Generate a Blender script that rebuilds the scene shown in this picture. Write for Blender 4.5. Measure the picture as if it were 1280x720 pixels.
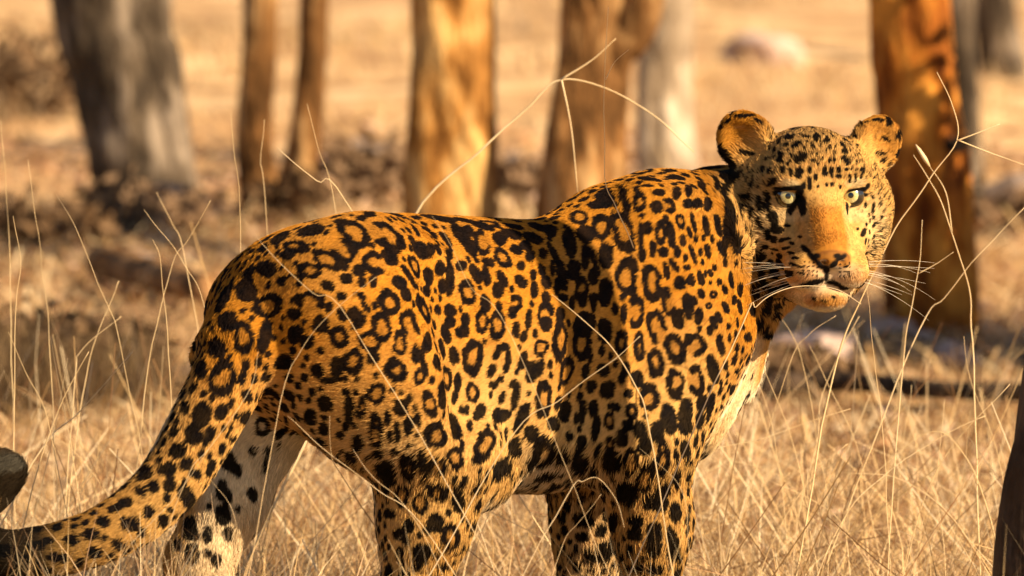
import bpy, bmesh, math, random
import numpy as np
from mathutils import Vector, Matrix, noise as mnoise

sc = bpy.context.scene
for o in list(bpy.data.objects):
    bpy.data.objects.remove(o)

# ------------------------------------------------------------------ camera
CAM_H, CAM_D, FPX = 1.6, 12.0, 12000.0          # metres, metres, focal length in 1280-px pixels
PITCH = math.atan(1060.0 / FPX)
cam_data = bpy.data.cameras.new('camera')
cam = bpy.data.objects.new('camera', cam_data)
sc.collection.objects.link(cam)
cam.location = (0, -CAM_D, CAM_H)
cam.rotation_euler = (math.pi / 2 - PITCH, 0, 0)
cam_data.sensor_width = 36.0
cam_data.lens = FPX / 1280.0 * 36.0
cam_data.clip_start, cam_data.clip_end = 0.1, 2000
cam_data.dof.use_dof = True
cam_data.dof.focus_distance = 12.05
cam_data.dof.aperture_fstop = 7.2
sc.camera = cam

# ------------------------------------------------------------------ sky and sun
SUN_EL, SUN_AZ = math.radians(30), math.radians(58)   # azimuth: to the right of straight behind the camera
sun_dir = Vector((math.sin(SUN_AZ) * math.cos(SUN_EL), -math.cos(SUN_AZ) * math.cos(SUN_EL), math.sin(SUN_EL)))
world = bpy.data.worlds.new('World')
sc.world = world
world.use_nodes = True
wn = world.node_tree
sky = wn.nodes.new('ShaderNodeTexSky')
sky.sky_type = 'NISHITA'
sky.sun_disc = False
sky.sun_elevation = SUN_EL
sky.sun_rotation = math.atan2(sun_dir.x, sun_dir.y)
sky.dust_density = 1.0
bg = wn.nodes['Background']
bg.inputs['Strength'].default_value = 0.05
wn.links.new(sky.outputs['Color'], bg.inputs['Color'])
sd = bpy.data.lights.new('sun', 'SUN')
sun = bpy.data.objects.new('sun', sd)
sc.collection.objects.link(sun)
sd.energy = 5.0
sd.angle = math.radians(0.6)
sd.color = (1.0, 0.77, 0.50)
sun.rotation_euler = (-sun_dir).to_track_quat('-Z', 'Y').to_euler()
sun.location = (6, -8, 8)

sc.view_settings.view_transform = 'Standard'
sc.view_settings.look = 'None'
sc.view_settings.gamma = 1.0
sc.view_settings.use_curve_mapping = False
sc.view_settings.exposure = 1.12
sc.render.resolution_x, sc.render.resolution_y = 1024, 576
sc.cycles.max_bounces = 6
sc.cycles.transparent_max_bounces = 8

# ------------------------------------------------------------------ pixel helpers
_cp, _sp = math.cos(PITCH), math.sin(PITCH)
def ray(px, py):
    u, v = (px - 640.0) / FPX, (360.0 - py) / FPX
    return np.array([u, _cp + v * _sp, -_sp + v * _cp])
def P(px, py, Y=0.0):
    """world point on the sight line of photo pixel (px,py) at depth Y (the leopard stands round Y=0)"""
    d = ray(px, py)
    return np.array([0, -CAM_D, CAM_H]) + d * ((Y + CAM_D) / d[1])
def G(px, py, z=0.0):
    """world point on the ground (height z) seen at photo pixel"""
    d = ray(px, py)
    return np.array([0, -CAM_D, CAM_H]) + d * ((z - CAM_H) / d[2])
def to_px(p):
    p = np.asarray(p, float)
    q = p - np.array([0, -CAM_D, CAM_H])
    f = q[..., 1] * _cp - q[..., 2] * _sp
    up = q[..., 1] * _sp + q[..., 2] * _cp
    return 640 + FPX * q[..., 0] / f, 360 - FPX * up / f

# ================================================================== helpers for the setting
def tagit(o, label=None, cat=None, group=None, kind=None):
    if label: o['label'] = label
    if cat: o['category'] = cat
    if group: o['group'] = group
    if kind: o['kind'] = kind
    return o
def link(name, data, parent=None):
    o = bpy.data.objects.new(name, data); sc.collection.objects.link(o)
    if parent is not None: o.parent = parent
    return o
def sstep(a, b, x):
    t = np.clip((np.asarray(x, float) - a) / (b - a), 0, 1); return t * t * (3 - 2 * t)
def vnoise(p, seed=0):
    """smooth value noise, p (n,3)"""
    p = np.asarray(p, float)
    i = np.floor(p).astype(np.int64); f = p - i; f = f * f * (3 - 2 * f); out = 0
    for a in (0, 1):
        for b in (0, 1):
            for c in (0, 1):
                h = (i[:, 0] + a) * 374761393 + (i[:, 1] + b) * 668265263 + (i[:, 2] + c) * 2147483647 + seed * 974634541
                h = (h ^ (h >> 13)) * 1274126177; h = (h ^ (h >> 16)) & 0xffff
                w = (f[:, 0] if a else 1 - f[:, 0]) * (f[:, 1] if b else 1 - f[:, 1]) * (f[:, 2] if c else 1 - f[:, 2])
                out = out + w * h / 65535.0
    return out
def catmull(K, n):
    K = np.asarray(K, float); Q = np.vstack([2 * K[0] - K[1], K, 2 * K[-1] - K[-2]]); out = []
    for i in range(1, len(Q) - 2):
        a, b, c, d = Q[i - 1], Q[i], Q[i + 1], Q[i + 2]
        for t in np.arange(n) / n:
            out.append(.5 * (2 * b + (c - a) * t + (2 * a - 5 * b + 4 * c - d) * t * t + (3 * b - 3 * c + d - a) * t ** 3))
    out.append(K[-1]); return np.array(out)

def tube_mesh(name, pts, rads, sides=5):
    pts = np.asarray(pts, float); n = len(pts); tg = np.gradient(pts, axis=0)
    vs, fs = [], []
    up = np.array([.31, .92, .22])
    for p, t, r in zip(pts, tg, rads):
        t = t / (np.linalg.norm(t) + 1e-9); a = np.cross(t, up); a /= np.linalg.norm(a) + 1e-9; b = np.cross(t, a)
        for k in range(sides):
            th = 2 * math.pi * k / sides; vs.append(p + r * (a * math.cos(th) + b * math.sin(th)))
    for i in range(n - 1):
        for k in range(sides):
            k2 = (k + 1) % sides; fs.append((i * sides + k, i * sides + k2, (i + 1) * sides + k2, (i + 1) * sides + k))
    fs.append(tuple(range(sides))[::-1]); fs.append(tuple((n - 1) * sides + k for k in range(sides)))
    me = bpy.data.meshes.new(name); me.from_pydata([tuple(v) for v in vs], [], fs)
    me.polygons.foreach_set('use_smooth', np.ones(len(fs), bool))
    return me

def ramp_mat(name, stops, scale, stretch=(1, 1, 1), rough=.85, bump=.3, bump_scale=None, detail=8, spec=.2, mixcol=None, mixscale=1.0):
    """procedural material: noise -> colour ramp, a second broad noise mixed in, fine bump"""
    m = bpy.data.materials.new(name); m.use_nodes = True; nt = m.node_tree; N = nt.nodes; Lk = nt.links
    b = N['Principled BSDF']; b.inputs['Roughness'].default_value = rough; b.inputs['Specular IOR Level'].default_value = spec
    tc = N.new('ShaderNodeTexCoord'); mp = N.new('ShaderNodeMapping'); mp.inputs['Scale'].default_value = stretch
    Lk.new(tc.outputs['Object'], mp.inputs['Vector'])
    no = N.new('ShaderNodeTexNoise'); no.inputs['Scale'].default_value = scale; no.inputs['Detail'].default_value = detail; no.inputs['Roughness'].default_value = .62
    Lk.new(mp.outputs['Vector'], no.inputs['Vector'])
    cr = N.new('ShaderNodeValToRGB'); el = cr.color_ramp.elements
    while len(el) < len(stops): el.new(.5)
    for e, (p, c) in zip(el, stops): e.position = p; e.color = (*c, 1)
    Lk.new(no.outputs['Fac'], cr.inputs['Fac'])
    col = cr.outputs['Color']
    if mixcol is not None:
        n2 = N.new('ShaderNodeTexNoise'); n2.inputs['Scale'].default_value = mixscale; n2.inputs['Detail'].default_value = 4
        Lk.new(tc.outputs['Object'], n2.inputs['Vector'])
        r2 = N.new('ShaderNodeValToRGB'); r2.color_ramp.elements[0].position = .45; r2.color_ramp.elements[1].position = .62
        Lk.new(n2.outputs['Fac'], r2.inputs['Fac'])
        mx = N.new('ShaderNodeMixRGB'); mx.inputs['Color2'].default_value = (*mixcol, 1)
        Lk.new(r2.outputs['Color'], mx.inputs['Fac']); Lk.new(col, mx.inputs['Color1']); col = mx.outputs['Color']
    Lk.new(col, b.inputs['Base Color'])
    bn = N.new('ShaderNodeTexNoise'); bn.inputs['Scale'].default_value = bump_scale or scale * 3; bn.inputs['Detail'].default_value = 6
    Lk.new(mp.outputs['Vector'], bn.inputs['Vector'])
    bp = N.new('ShaderNodeBump'); bp.inputs['Strength'].default_value = bump; bp.inputs['Distance'].default_value = .03
    Lk.new(bn.outputs['Fac'], bp.inputs['Height']); Lk.new(bp.outputs['Normal'], b.inputs['Normal'])
    return m

# ================================================================== ground
def ground_h(x, y):
    x = np.asarray(x, float).ravel(); y = np.asarray(y, float).ravel()
    p = np.stack([x * .55, y * .55, 0 * x], 1)
    h = (vnoise(p, 11) - .5) * .12 + (vnoise(p * 4.1, 12) - .5) * .035 + (vnoise(p * 13, 13) - .5) * .012
    d = np.sqrt(x ** 2 + y ** 2)
    return h * sstep(.35, 1.4, d) - .004
def GH(px, py):
    """ground point under a photo pixel, on the uneven ground"""
    g = G(px, py)
    for _ in range(4): g = G(px, py, float(ground_h(g[0], g[1])[0]))
    return g
def build_ground():
    fx = np.concatenate([-np.geomspace(400, 5, 24)[:-1], np.arange(-5, 5, .07), np.geomspace(5, 400, 24)])
    fy = np.concatenate([-np.geomspace(300, 13, 14)[:-1], np.arange(-13, 24, .09), np.geomspace(24, 700, 30)])
    X, Y = np.meshgrid(fx, fy, indexing='ij'); Z = ground_h(X, Y).reshape(X.shape)
    V = np.stack([X.ravel(), Y.ravel(), Z.ravel()], 1); nx, ny = X.shape
    i, j = np.meshgrid(np.arange(nx - 1), np.arange(ny - 1), indexing='ij'); a = (i * ny + j).ravel()
    F = np.stack([a, a + ny, a + ny + 1, a + 1], 1)
    me = bpy.data.meshes.new('ground'); me.from_pydata(V.tolist(), [], F.tolist())
    me.polygons.foreach_set('use_smooth', np.ones(len(F), bool))
    me.materials.append(ramp_mat('dry_earth', [(.36, (.24, .13, .06)), (.46, (.52, .32, .15)), (.55, (.74, .50, .26)), (.68, (.82, .60, .35))], 3.4,
                                 bump=.6, bump_scale=38, mixcol=(.48, .29, .14), mixscale=1.3, rough=.95, spec=.1))
    tagit(link('ground', me), kind='structure')
build_ground()

# ================================================================== trees
def bark(name, dark, mid, light):
    return ramp_mat(name, [(.41, dark), (.49, mid), (.57, light)], 6, (2.2, 2.2, .8), bump=1.0, bump_scale=13, rough=.9, spec=.12,
                    mixcol=tuple(np.array(mid) * .35 + np.array(dark) * .65), mixscale=6.0)
BARKS = {
    'grey': bark('bark_grey', (.035, .026, .018), (.105, .078, .052), (.25, .20, .15)),
    'brown': bark('bark_brown', (.055, .026, .008), (.22, .105, .034), (.46, .28, .12)),
    'gold': bark('bark_gold', (.14, .058, .012), (.42, .20, .050), (.64, .40, .15)),
    'orange': bark('bark_orange', (.13, .036, .007), (.44, .145, .018), (.68, .30, .05)),
    'pale': bark('bark_pale', (.20, .15, .10), (.38, .30, .21), (.52, .44, .34)),
    'dark': bark('bark_dark', (.018, .012, .008), (.05, .032, .02), (.10, .068, .045)),
}
leaf_mat = ramp_mat('dry_leaf', [(.3, (.10, .085, .02)), (.55, (.20, .15, .04)), (.75, (.33, .21, .06))], 3.0, rough=.6, bump=0)
def stem_mesh(name, pts, rads, sides=30, rough=.19, seed=0, flare=0.0):
    """tapered stem with an uneven, ridged surface"""
    q = catmull(np.c_[np.asarray(pts, float), np.asarray(rads, float)], 10)
    n = len(q); P3 = q[:, :3]; R = q[:, 3]
    tg = np.gradient(P3, axis=0); tg /= np.linalg.norm(tg, axis=1)[:, None]
    a = np.cross(tg, np.array([.2, 1, .1])); a /= np.linalg.norm(a, axis=1)[:, None]; b = np.cross(tg, a)
    th = np.arange(sides) * 2 * np.pi / sides
    ring = a[:, None] * np.cos(th)[None, :, None] + b[:, None] * np.sin(th)[None, :, None]
    V = P3[:, None] + ring * R[:, None, None]
    flat = V.reshape(-1, 3)
    d = (vnoise(flat * [16, 16, 3.5] + seed, seed) - .5) * rough * 2 + (vnoise(flat * [45, 45, 9] + seed, seed + 1) - .5) * rough
    V = P3[:, None] + ring * (R[:, None] * (1 + d.reshape(n, sides)))[..., None]
    V = V.reshape(-1, 3)
    i, k = np.meshgrid(np.arange(n - 1), np.arange(sides), indexing='ij')
    F = np.stack([i * sides + k, i * sides + (k + 1) % sides, (i + 1) * sides + (k + 1) % sides, (i + 1) * sides + k], -1).reshape(-1, 4)
    faces = F.tolist() + [list(range(sides))[::-1], [(n - 1) * sides + s for s in range(sides)]]
    me = bpy.data.meshes.new(name); me.from_pydata(V.tolist(), [], faces)
    me.polygons.foreach_set('use_smooth', np.ones(len(faces), bool))
    return me
def leaves_mesh(name, centres, spread, n, size, rng):
    c = centres[rng.integers(0, len(centres), n)] + rng.normal(0, spread, (n, 3))
    u = rng.normal(0, 1, (n, 3)); u /= np.linalg.norm(u, axis=1)[:, None]
    w = np.cross(u, rng.normal(0, 1, (n, 3))); w /= np.linalg.norm(w, axis=1)[:, None]
    s = size * rng.uniform(.6, 1.3, (n, 1))
    V = np.stack([c, c + u * s * .5 + w * s * .28, c + u * s, c + u * s * .5 - w * s * .28], 1).reshape(-1, 3)
    F = np.arange(4 * n).reshape(-1, 4)
    me = bpy.data.meshes.new(name); me.from_pydata(V.tolist(), [], F.tolist()); return me
def tree(name, label, base, stems, mat, seed, crown=True, nleaf=1500, collar=None):
    """base: world point; stems: list of (points relative to base, radii). Limbs and crown stand above the picture."""
    rng = np.random.default_rng(seed)
    root = link(name, None); root.location = base
    tagit(root, label, 'tree')
    tips = []
    for si, (pts, rads) in enumerate(stems):
        pts = np.asarray(pts, float)
        me = stem_mesh('trunk', pts, rads, seed=seed * 7 + si); me.materials.append(mat)
        link('trunk', me, root)
        top, r = pts[-1], rads[-1]
        for k in range(4):
            az = rng.uniform(0, 6.28) if si else (k * 1.6 + rng.uniform(-.4, .4)); L = rng.uniform(.7, 1.3) * (1.2 if r > .06 else .7)
            h = np.array([math.cos(az), math.sin(az), 0.0])
            lp = [top - [0, 0, .25 * k * L], top + h * L * .35 + [0, 0, .30 * L - .2 * k * L * .5], top + h * L * .8 + [0, 0, .55 * L - .1 * k * L], top + h * L * 1.15 + [0, 0, .95 * L - .1 * k * L]]
            lm = stem_mesh('limb', lp, [r * .8, r * .5, r * .32, r * .12], sides=10, seed=seed * 13 + k); lm.materials.append(mat)
            link('limb', lm, root); tips += [np.array(lp[2]), np.array(lp[3]), (np.array(lp[2]) + lp[3]) / 2 + rng.normal(0, .12, 3)]
    if crown:
        cm = leaves_mesh('crown', np.array(tips), .26, nleaf, .07, rng); cm.materials.append(leaf_mat)
        link('crown', cm, root)
    return root
def axis_from_px(base, pts):
    """stem centre line from photo pixels at the tree's own depth, relative to its base, carried on above the frame"""
    Y = base[1]
    out = [np.array([0, 0, -.12])]
    for px, py in pts: out.append(P(px, py, Y) - base)
    d = out[-1] - out[-2]; d = d / d[2]
    d = d * np.array([.5, .5, 1])
    top = out[-1]
    out += [top + d * .9, top + d * 2.0]
    return np.array(out)
def px_m(base): return (base[1] + CAM_D) / FPX

b1 = GH(188, 262); k1 = px_m(b1)
tree('forest_tree', 'broad grey brown trunk leaning left above grey stones', b1,
     [(axis_from_px(b1, [(183, 250), (165, 150), (145, 60), (126, 0)]), np.array([72, 62, 62, 60, 58, 48, 36]) * k1),
      (axis_from_px(b1, [(198, 250), (190, 150), (182, 60), (176, 0)]), np.array([60, 50, 50, 44, 40, 34, 24]) * k1)], BARKS['grey'], 1)
b2 = GH(338, 286); k2 = px_m(b2)
tree('forest_tree', 'slim twin stemmed tree with two thin brown trunks side by side', b2,
     [(axis_from_px(b2, [(328, 260), (318, 180), (322, 80), (326, 0)]), np.array([30, 27, 25, 24, 23, 19, 13]) * k2),
      (axis_from_px(b2, [(362, 255), (382, 170), (390, 80), (393, 0)]), np.array([27, 24, 19, 18, 17, 15, 10]) * k2)], BARKS['brown'], 2, nleaf=900)
b3 = GH(562, 332); k3 = px_m(b3)
tree('forest_tree', 'straight golden brown trunk directly behind the middle of the leopard\'s back', b3,
     [(axis_from_px(b3, [(562, 300), (561, 200), (563, 100), (564, 0)]), np.array([64, 58, 55, 53, 52, 46, 34]) * k3)], BARKS['gold'], 3)
b4 = GH(728, 338); k4 = px_m(b4)
tree('forest_tree', 'brown trunk that forks into a right leaning branch, behind the leopard\'s shoulder', b4,
     [(axis_from_px(b4, [(729, 300), (731, 200), (738, 100), (738, 0)]), np.array([66, 60, 55, 48, 40, 36, 26]) * k4),
      (axis_from_px(b4, [(738, 230), (742, 130), (768, 55), (806, -8)]), np.array([40, 40, 40, 28, 24, 20, 14]) * k4)], BARKS['brown'], 4)
b5 = GH(832, 232); k5 = px_m(b5)
tree('forest_tree', 'pale ash grey trunk standing half hidden behind the forked tree', b5,
     [(axis_from_px(b5, [(832, 210), (830, 140), (832, 70), (834, 0)]), np.array([46, 42, 40, 38, 38, 34, 24]) * k5)], BARKS['pale'], 5)
b6 = GH(1166, 428); k6 = px_m(b6)
t6 = tree('forest_tree', 'reddish orange trunk standing to the right of the leopard\'s head', b6,
     [(axis_from_px(b6, [(1164, 400), (1158, 300), (1152, 180), (1146, 90), (1139, 0)]), np.array([62, 58, 55, 55, 54, 54, 48, 34]) * k6)], BARKS['orange'], 6)
# a rough collar of old bark round this trunk
cp = P(1152, 178, b6[1]) - b6
cm = stem_mesh('bark_collar', [cp + [0, 0, -.014], cp, cp + [0, 0, .014]], [.050 * 0 + 56 * k6, 60 * k6, 56 * k6], sides=26, rough=.05, seed=61); cm.materials.append(BARKS['dark'])
link('bark_collar', cm, t6)
b7 = GH(1208, 262); k7 = px_m(b7)
tree('forest_tree', 'thin shaded grey trunk just behind the orange trunk', b7,
     [(axis_from_px(b7, [(1208, 240), (1206, 150), (1202, 70), (1200, 0)]), np.array([24, 21, 19, 18, 17, 14, 10]) * k7)], BARKS['grey'], 7, nleaf=800)
b9 = GH(1262, 92); k9 = px_m(b9)
tree('forest_tree', 'far grey trunk deep in the forest beyond the orange trunk', b9,
     [(axis_from_px(b9, [(1255, 80), (1250, 40), (1246, 0)]), np.array([34, 30, 27, 26, 20, 12]) * k9)], BARKS['grey'], 9, nleaf=800)
# the dark leaning trunk at the right edge; its shadow falls across the flank
b8 = np.array([.665, -.46, 0.0])
tree('forest_tree', 'dark leaning trunk close beside the leopard, in the foreground grass', b8,
     [(np.array([[0, 0, -.1], P(1297, 720, -.47) - b8, P(1334, 460, -.46) - b8, P(1356, 160, -.43) - b8, P(1363, -100, -.417) - b8, P(1370, -400, -.41) - b8, P(1385, -1100, -.40) - b8]),
       np.array([66, 57, 58, 52, 46, 42, 34]) * .00097)], BARKS['dark'], 8, nleaf=1200)

# ---- shrub added to the right, out of view, to shade the foot of the orange trunk
rng = np.random.default_rng(21)
sb = np.array([1.45, 4.55, 0.0])
shrub = link('added_shade_shrub', None); shrub.location = sb; tagit(shrub, 'unseen dry twiggy shrub added towards the sun to shade the foot of the orange trunk', 'shrub')
tips = []
for k in range(9):
    az = rng.uniform(0, 6.28); L = rng.uniform(.3, .5)
    lp = [np.zeros(3) - [0, 0, .05], np.array([math.cos(az) * L * .4, math.sin(az) * L * .4, .3]), np.array([math.cos(az) * L * .6, math.sin(az) * L * .6, .70])]
    sm = stem_mesh('stem', lp, [.016, .011, .004], sides=7, seed=200 + k); sm.materials.append(BARKS['grey']); link('stem', sm, shrub)
    tips += [np.array(lp[1]), np.array(lp[2]), np.array(lp[1]) * .5 + np.array(lp[2]) * .5]
cm = leaves_mesh('foliage', np.array(tips), .13, 4200, .06, rng); cm.materials.append(leaf_mat); link('foliage', cm, shrub)

# ---- low dead bushes between the trunks
bush_leaf = {'brown': ramp_mat('dead_leaf_brown', [(.3, (.06, .035, .018)), (.55, (.15, .09, .045)), (.75, (.25, .16, .085))], 5.0, rough=.8, bump=0),
             'grey': ramp_mat('dead_leaf_grey', [(.3, (.10, .062, .034)), (.55, (.22, .14, .08)), (.75, (.34, .23, .14))], 5.0, rough=.8, bump=0)}
def bush(label, px, py, w, h, tone, seed, n=900):
    rg = np.random.default_rng(seed); g = GH(px, py)
    root = link('dead_bush', None); root.location = g; tagit(root, label, 'bush'); tips = []
    for k in range(8):
        az = k * .785 + rg.uniform(-.3, .3); e = np.array([math.cos(az) * w, math.sin(az) * w * .8, h * rg.uniform(.55, 1.0)]) * rg.uniform(.6, 1.0)
        lp = [np.array([0, 0, -.03]), e * [.35, .35, .55], e]
        sm = stem_mesh('stem', lp, [.007, .005, .0015], sides=6, seed=seed * 3 + k); sm.materials.append(BARKS['grey']); link('stem', sm, root)
        tips += [e * .55, e * .8, e]
    cm = leaves_mesh('foliage', np.array(tips), min(w, h) * .22, n, .035, rg)
    cm.materials.append(bush_leaf[tone]); link('foliage', cm, root)
for i, a in enumerate([
    ('brown dead bush on open ground left of the broad leaning trunk', 50, 150, .22, .20, 'brown'),
    ('low brown bush left of the leaning trunk\'s foot, below the brown stone', 75, 322, .12, .10, 'brown'),
    ('greyish dead bush crowding the foot of the broad leaning trunk', 180, 300, .13, .09, 'grey'),
    ('grey brown bush between the twin stems and the golden trunk', 470, 262, .10, .16, 'grey'),
    ('orange brown bush at the foot of the twin stems', 360, 290, .06, .13, 'brown'),
    ('grey bush between golden trunk and forked trunk', 648, 268, .09, .12, 'grey'),
    ('grey bush beside the boulder right of the orange trunk', 1262, 300, .10, .09, 'grey'),
    ('broad dark bush in the grass left of the rump', 40, 500, .15, .13, 'brown', 322, 3000),
    ('second broad dark bush, nearer the tail, left of the rump', 120, 500, .09, .12, 'brown', 323, 2000),
    ('low brown bush in front of the fallen branch, right of the chest', 985, 498, .10, .06, 'brown'),
    ]):
    bush(*a) if len(a) > 6 else bush(*a, seed=300 + i)

# ================================================================== stones and dead wood
rock_mat = ramp_mat('grey_stone', [(.3, (.14, .105, .085)), (.5, (.27, .205, .165)), (.7, (.40, .32, .25))], 7, bump=.7, bump_scale=30, rough=.9)
rock_pink = ramp_mat('pink_stone', [(.3, (.34, .24, .20)), (.5, (.50, .37, .31)), (.7, (.62, .48, .40))], 6, bump=.6, bump_scale=28, rough=.9)
def stone(label, px, py, r, mat, seed):
    g = GH(px, py); rr = np.random.default_rng(seed)
    bm = bmesh.new(); bmesh.ops.create_icosphere(bm, subdivisions=4, radius=1)
    sx, sy, sz = r * rr.uniform(.9, 1.35), r * rr.uniform(.8, 1.1), r * rr.uniform(.5, .75)
    co = np.array([v.co for v in bm.verts])
    d = 1 + (vnoise(co * 1.5 + seed, seed) - .5) * .7 + (vnoise(co * 4 + seed, seed + 1) - .5) * .22
    co = np.sign(co) * np.abs(co) ** .85 * d[:, None] * [sx, sy, sz]
    for v, c in zip(bm.verts, co): v.co = c
    me = bpy.data.meshes.new('stone'); bm.to_mesh(me); bm.free()
    me.polygons.foreach_set('use_smooth', np.ones(len(me.polygons), bool)); me.materials.append(mat)
    o = link('stone', me); o.location = (g[0], g[1], g[2] + sz * .35); o.rotation_euler[2] = rr.uniform(0, 6)
    tagit(o, label, 'stone'); return o
for i, (lab, px, py, r, mt) in enumerate([
    ('rounded grey stone at the foot of the broad leaning trunk', 205, 285, .075, rock_mat),
    ('small grey stone right of the stone at the leaning trunk\'s foot', 262, 280, .055, rock_mat),
    ('flat grey stone lying above the short brown log', 168, 345, .045, rock_mat),
    ('brown lump of stone left of the leaning trunk\'s foot', 92, 300, .070, rock_pink),
    ('grey stone on bare earth between twin stems and golden trunk', 478, 225, .10, rock_mat),
    ('grey stone between the golden trunk and the forked trunk', 646, 238, .085, rock_mat),
    ('dark grey boulder on the ground right of the orange trunk', 1278, 262, .085, rock_mat),
    ('pale flat stone on the far bare earth behind the leopard\'s head', 958, 78, .085, rock_pink),
    ('flat pinkish stone at the foot of the orange trunk', 1128, 432, .060, rock_pink),
    ('second pinkish stone, lower, in front of the orange trunk', 1190, 462, .050, rock_pink),
    ('pinkish stone under the leopard\'s chin, on the ground behind', 1015, 455, .065, rock_pink),
    ('grey stone on the ground right behind the leopard\'s tail', 226, 478, .040, rock_mat),
    ('dark stone at the left border of the dark grass patch', 2, 520, .035, rock_mat),
    ]):
    stone(lab, px, py, r, mt, 40 + i)
log_mat = bark('bark_log', (.10, .05, .02), (.34, .18, .075), (.50, .30, .14))
def deadwood(name, label, pts_px, rad, mat, seed, lift=.6):
    pts = []
    for px, py in pts_px:
        g = GH(px, py); pts.append(g + [0, 0, rad * lift])
    b = np.array(pts[0]); me = stem_mesh(name, [p - b for p in pts], np.linspace(rad, rad * .75, len(pts)), sides=12, rough=.16, seed=seed); me.materials.append(mat)
    o = link(name, me); o.location = b; tagit(o, label, 'dead wood'); return o
deadwood('fallen_log', 'short brown fallen log lying left of the leopard\'s rump', [(128, 368), (170, 380), (215, 392), (262, 404)], .034, log_mat, 71, lift=1.8)
deadwood('fallen_branch', 'long dark fallen branch on the ground right of the chest', [(952, 528), (1020, 518), (1090, 522), (1170, 530), (1290, 534)], .019, BARKS['dark'], 72, lift=3.0)
deadwood('fallen_branch', 'short dark twig lying below the orange trunk', [(1195, 452), (1240, 446), (1300, 452)], .008, BARKS['dark'], 73)
deadwood('fallen_branch', 'thin dead branch among grass left of the tail', [(-10, 505), (40, 498), (95, 500), (160, 492)], .010, log_mat, 74)

# ================================================================== grass
def straw_mat(name, attr='straw'):
    m = bpy.data.materials.new(name); m.use_nodes = True; nt = m.node_tree; b = nt.nodes['Principled BSDF']
    a = nt.nodes.new('ShaderNodeAttribute'); a.attribute_name = attr
    nt.links.new(a.outputs['Color'], b.inputs['Base Color']); b.inputs['Roughness'].default_value = .55; b.inputs['Specular IOR Level'].default_value = .25
    tr = nt.nodes.new('ShaderNodeBsdfTranslucent'); nt.links.new(a.outputs['Color'], tr.inputs['Color'])
    mx = nt.nodes.new('ShaderNodeMixShader'); mx.inputs['Fac'].default_value = .28
    out = nt.nodes['Material Output']
    nt.links.new(b.outputs['BSDF'], mx.inputs[1]); nt.links.new(tr.outputs['BSDF'], mx.inputs[2]); nt.links.new(mx.outputs['Shader'], out.inputs['Surface'])
    return m
STRAW = straw_mat('dry_straw')
TINTS = np.array([(.72, .52, .26), (.64, .45, .21), (.84, .68, .42), (.46, .28, .11), (.70, .49, .28), (.22, .12, .05), (.80, .61, .35), (.32, .18, .08)])
def blades_object(name, label, root, hgt, lean_az, lean, width, rng, seg=4, cat='grass', tint=None, curl=1.0):
    """root (n,3) many curved blades in one mesh"""
    n = len(root); t = np.linspace(0, 1, seg + 1)
    h = np.stack([np.cos(lean_az), np.sin(lean_az), 0 * lean_az], 1)
    out = (lean * hgt)[:, None, None] * (t[None, :, None] * .35 + .65 * t[None, :, None] ** 2) * h[:, None]
    up = (hgt[:, None] * (t[None] - .32 * np.clip(lean, 0, 1.6)[:, None] * curl * t[None] ** 2.2))[:, :, None] * np.array([0, 0, 1.0])
    cen = root[:, None] + out + up
    az2 = rng.uniform(0, 6.283, n); wv = np.stack([np.cos(az2), np.sin(az2), 0 * az2], 1)
    w = (width[:, None] * (1 - t[None] ** 1.6 * .92))[:, :, None]
    L, R = cen - wv[:, None] * w * .5, cen + wv[:, None] * w * .5
    V = np.stack([L, R], 2).reshape(-1, 3)
    m = 2 * (seg + 1); base = (np.arange(n) * m)[:, None]; k = np.arange(seg)[None] * 2
    F = np.stack([base + k, base + k + 1, base + k + 3, base + k + 2], -1).reshape(-1, 4)
    me = bpy.data.meshes.new(name); me.from_pydata(V.tolist(), [], F.tolist())
    c = TINTS[rng.integers(0, len(TINTS), n)] if tint is None else tint
    c = c * rng.uniform(.72, 1.18, (n, 1))
    col = np.repeat(np.c_[c, np.ones(n)], m, axis=0)
    a = me.color_attributes.new('straw', 'FLOAT_COLOR', 'POINT'); a.data.foreach_set('color', col.astype(np.float32).ravel())
    me.materials.append(STRAW); me.polygons.foreach_set('use_smooth', np.ones(len(F), bool))
    return tagit(link(name, me), label, cat, kind='stuff')

def scatter(n, x0, x1, y0, y1, rng, dens=None):
    x = rng.uniform(x0, x1, n); y = rng.uniform(y0, y1, n)
    if dens is not None:
        keep = rng.random(n) < dens(x, y); x, y = x[keep], y[keep]
    return np.c_[x, y, ground_h(x, y)]
rng = np.random.default_rng(5)
def clumps(s, seed):
    return lambda x, y: sstep(.44, .60, vnoise(np.stack([x * s, y * s, 0 * x], 1), seed))
# short standing grass over the whole floor of the forest
r = scatter(36000, -2.6, 2.6, 1.0, 9.0, rng, clumps(1.9, 31)); n = len(r)
blades_object('short_grass', 'short dry grass covering the ground behind the leopard', r, rng.uniform(.015, .055, n) * (1 + 1.6 * (rng.random(n) > .95)), rng.uniform(0, 6.28, n), rng.uniform(.2, 2.0, n), rng.uniform(.0025, .0065, n), rng, 3)
r = scatter(26000, -3.6, 3.6, 9.0, 19.0, rng, clumps(1.2, 32)); n = len(r)
blades_object('far_grass', 'sparse dry grass on the far forest floor among the trunks', r, rng.uniform(.03, .12, n), rng.uniform(0, 6.28, n), rng.uniform(.2, 1.5, n), rng.uniform(.003, .006, n), rng, 3)
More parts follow.
